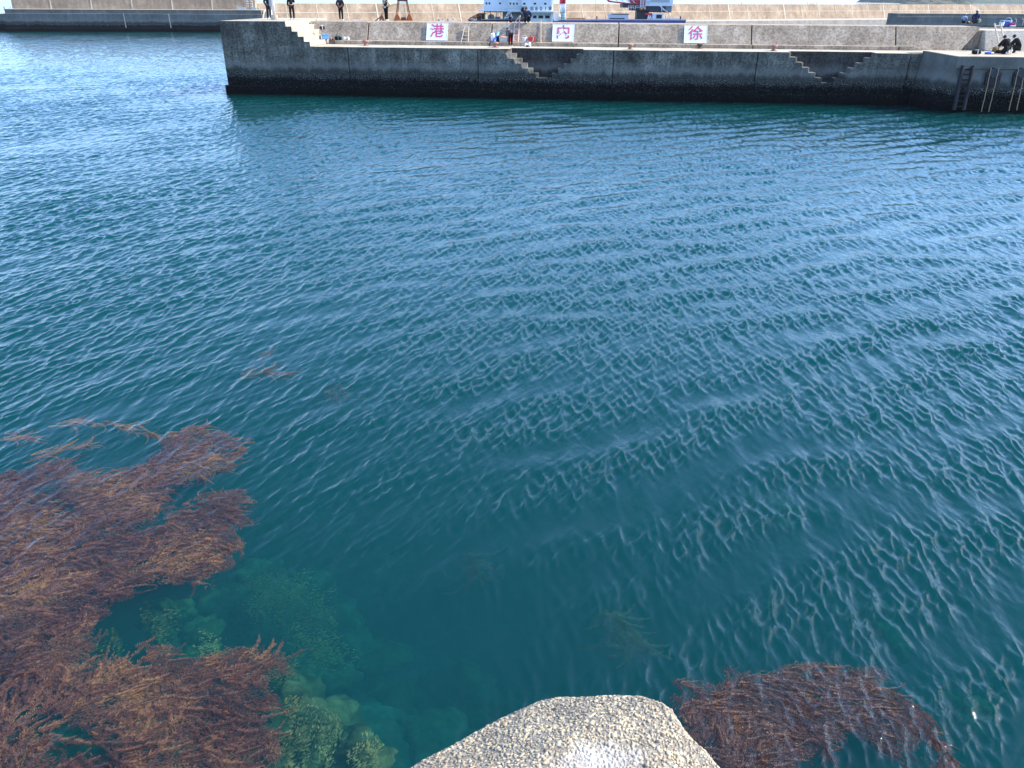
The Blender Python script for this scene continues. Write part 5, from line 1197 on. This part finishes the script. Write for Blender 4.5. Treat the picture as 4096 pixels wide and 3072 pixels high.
# around the bending person
b0 = onp(1974, 172, 3.6); b1 = onp(1995, 127, 4.9)
o = empty('rod_bag', b0, 0, 'long blue and white rod bag leaning on the parapet behind a bollard', 'rod bag'); d = b1-b0
m = MB(); m.tube([Vector((0, 0, 0)), d*.15, d*.45], .10, 10, .15); m.build('lower_half', BLUEP, o, True)
m = MB(); m.tube([d*.452, d*.75, d*.95, d], .16, 10, .07); m.build('upper_half', LBLUE, o, True)
m = MB(); m.lathe([(.165, -.03), (.172, 0), (.165, .03)], d*.6, 12); m.build('strap', NAVYC, o, True)
bag(on(1972, 166, 3.79), .2, .32, .30, .62, WHITEP, WHITEP, 'tall white sack beside the leaning blue rod bag', 'sack', 6)
bag(on(1993, 166, 3.79), .0, .36, .34, .42, BLACKC, BLACKC, 'plain black bag between the rod bag and the grey foam box', 'bag', 7)
FOAM = paint('grey_foam', (.50, .53, .52), .8, .06, 8)
cooler(on(2012, 167, 3.79), .05, .62, .42, .38, FOAM, FOAM, 'grey foam box between the black bag and the bending person')
bag(on(2010, 151, 4.18), .4, .42, .25, .10, cloth('pink_towel', (.62, .30, .28)), cloth('pink_towel', (.62, .30, .28)), 'rumpled pink towel lying on the grey foam box', 'towel', 8)
bucket(on(2041, 172, 3.79), .16, .40, REDP, REDP, 'red bucket half hidden behind the legs of the bending person')
bucket(on(2098, 169, 3.79), .20, .34, WHITEP, WHITEP, 'white bucket on the kerb between the pink ladder and the red basket')
o = empty('basket', on(2127, 171, 3.79), .1, 'bright red basket on the kerb right of the white bucket', 'basket')
m = MB(); m.hexa([(-.24, -.15, 0), (.24, -.15, 0), (.24, .15, 0), (-.24, .15, 0), (-.28, -.18, .36), (.28, -.18, .36), (.28, .18, .36), (-.28, .18, .36)]); m.build('basket_body', REDP, o, bevel=.03)
m = MB(); m.box(-.30, .30, -.20, .20, .361, .40); m.build('rim', REDP, o, bevel=.015)
m = MB(); m.tube([(.1, -.22, .4), (.06, -.24, .1), (-.1, -.2, .02), (-.3, -.25, -.1)], .02, 6); m.build('cord', WHITEP, o)
bag(on(2138, 170, 3.80), .6, .5, .25, .10, cloth('olive_net', (.06, .09, .05)), cloth('olive_net', (.06, .09, .05)), 'dark green net lying right of the red basket', 'net', 9)
bag(on(2103, 187, 3.507), .2, .24, .18, .24, WHITEP, WHITEP, 'white crumpled bag on the ledge below the white bucket', 'plastic bag', 10)
bag(on(2111, 188, 3.507), .5, .26, .2, .14, BLACKC, WHITEP, 'dark pouch on the ledge between two white bags', 'bag', 11)
bag(on(2118, 186.5, 3.507), .9, .22, .18, .30, WHITEP, WHITEP, 'white crumpled bag on the ledge below the red basket', 'plastic bag', 12)
m = MB(); m.tube([onp(2099, 173, 3.6), onp(2132, 132, 4.7), onp(2162, 97, 5.2)], .016, 6, .006); tag(m.build('fishing_rod', BLACKC), 'dark fishing rod leaning diagonally on the parapet by the white bucket', 'fishing rod')
m = MB(); m.tube([onp(2163.5, 187, 3.68), onp(2163.5, 160, 4.58), onp(2163.5, 80, 5.5)], .028, 6); tag(m.build('thin_post', BEIGE), 'thin pale upright pole against the parapet left of the broken character board', 'pole')
# quay at the right
bag(on(3905, 217, 3.52), .1, .62, .34, .26, BLACKC, CLEAR, 'black bag with a pale band lying alone on the quay', 'bag', 13)
bag(on(3957, 217, 3.52), .2, .62, .4, .16, BLUEP, WHITEP, 'blue and white bag lying flat left of the tan bag', 'bag', 14)
bag(on(3978, 213, 3.52), .7, .50, .40, .40, KHAKI, cloth('dark_trim', (.05, .03, .02)), 'open tan and brown bag in front of the kneeling person', 'bag', 15)
bag(on(3996, 214, 3.52), .3, .5, .4, .22, BLACKC, cloth('red_trim', (.4, .04, .04)), 'black bag with red trim between the tan bag and the kneeling person', 'bag', 16)
m = MB(); m.tube([on(3925, 200, 3.54), on(3972, 204, 3.75)], .018, 6); tag(m.build('fishing_rod', BLACKC), 'short dark rod resting on the tan bag on the quay', 'fishing rod')
o = empty('concrete_block', on(3768, 186, 3.52), -TH, 'small pale concrete block with a white label against the parapet', 'concrete block')
m = MB(); m.box(-.45, .45, -.05, .5, 0, .44); m.build('block_body', C_WALL2, o, bevel=.08)
m = MB(); m.box(-.02, .22, -.056, -.0505, .1, .34); m.build('label', WHITE, o)
m = MB(); a, c = on(3455, 181, 3.79), on(3637, 180, 3.79); d = Vector((0, .12, 0)); up_ = Vector((0, 0, .05)); m.hexa([a, c, c+d, a+d, a+up_, c+up_, c+d+up_, a+d+up_]); tag(m.build('plank', BEIGE), 'long pale plank lying on the kerb at the foot of the parapet', 'plank')
z2 = 4.935
def on2(x, y): return onp(x, y, 5.3)
def onz(x, y):  # on top of the right hand parapet
    q = on(x, y, z2); return q
bucket(onz(4027, 104.5), .32, .42, BLUEP, plastic('pale_blue_rim', (.55, .70, .85)), 'big blue bucket with a pale rim on top of the right hand parapet')
bucket(onz(4004, 105), .21, .30, WHITEP, WHITEP, 'white bucket on the right hand parapet, left of the big blue bucket')
o = empty('basket', onz(4046, 105), .1, 'pink basket on the right hand parapet, right of the big blue bucket', 'basket')
m = MB(); m.hexa([(-.18, -.13, 0), (.18, -.13, 0), (.18, .13, 0), (-.18, .13, 0), (-.22, -.16, .24), (.22, -.16, .24), (.22, .16, .24), (-.22, .16, .24)]); m.build('basket_body', PINKP, o, bevel=.02)
m = MB(); m.box(-.23, .23, -.17, .17, .241, .27); m.build('rim', REDP, o, bevel=.01)
m = MB(); m.box(-.2, .2, -.14, .14, 0, .09); o = m.build('tray', WHITEP, bevel=.02); o.location = onz(4051, 106.5); tag(o, 'small white tray in front of the pink basket', 'tray')
for x, lab in ((4061, 'curved steel handrail right of the pink basket'), (4089, 'curved steel handrail nearest the right edge of the picture')):
    q = onz(x, 102); m = MB(); m.tube([q, q+Vector((0, 0, .35)), q+Vector((-.03, 0, .47)), q+Vector((-.10, 0, .53)), q+Vector((-.20, 0, .52))], .035, 8); tag(m.build('handrail', STEEL), lab, 'handrail')
bag(bp_, .3, .40, .30, .34, cloth('grey_green_bag', (.22, .24, .16)), cloth('cream_band', (.6, .56, .42)), 'grey green bag on the parapet beside the adult in the blue jacket', 'bag', 17)
bag(on(3874, 94, 5.15), .3, .34, .2, .14, cloth('brown_cloth_bag', (.12, .06, .045)), WHITEP, 'brown cloth bag between the child and the adult', 'bag', 18)
# white pole with its footing
q = on(1099, 78, 5.285); o = empty('lamp_pole', q, -TH, 'white pole with a grey box and round concrete footing at the pier end', 'pole')
m = MB(); m.lathe([(.27, 0), (.27, .33), (.25, .35)], n=18); m.build('footing', C_WALL2, o)
m = MB(); m.lathe([(.13, .35), (.12, 2.2), (.11, 5.0)], n=14); m.build('shaft', WHITEP, o, True)
m = MB(); m.box(-.24, .02, -.22, -.115, .98, 1.75); m.build('junction_box', STEEL, o, bevel=.02)
# weeds
GRASS = paint('yellow_green_weed', (.20, .24, .03), .8, .4, 6)
def tuft(pts, n, h, label):
    m = MB(); c0 = pts[0]
    for i in range(n):
        a = random.choice(pts)+Vector((random.gauss(0, .12), random.gauss(0, .10), 0)); an = random.uniform(0, 6.28); hh = h*random.uniform(.4, 1.1); w_ = random.uniform(.012, .03)
        d = Vector((math.cos(an), math.sin(an), 0)); t = a+d*hh*random.uniform(.2, .8)+Vector((0, 0, hh)); s_ = Vector((-d.y, d.x, 0))*w_
        m.add([a+s_, a-s_, a.lerp(t, .6)+Vector((0, 0, .1*hh))-s_*.8, t, a.lerp(t, .6)+Vector((0, 0, .1*hh))+s_*.8], [(0, 1, 2, 3, 4)])
    tag(m.build('weed_tuft', GRASS, fix=False), label, 'weeds')
tuft([on(3545+9*i, 197+.4*i, 3.52) for i in range(11)], 620, .30, 'yellow green weeds growing along the end of the kerb')
tuft([on(3948, 188, 3.52)], 130, .30, 'small yellow weed at the corner of the right hand parapet')
#@@ITEMSEND

#@@HAZE
hz_ = NB('sea_haze'); pv_ = hz_.n('VolumePrincipled'); hz_.set(pv_, 'Color', (.80, .90, 1.0)); hz_.set(pv_, 'Density', 0.8e-4); hz_.set(pv_, 'Anisotropy', .0)
hz_.t.links.new(pv_.outputs[0], hz_.out.inputs[1])
m = MB(); m.box(-9500, 9500, -9500, 9500, -7.6, 330); o = m.build('haze', hz_.m); tag(o, None, None, None, 'stuff')
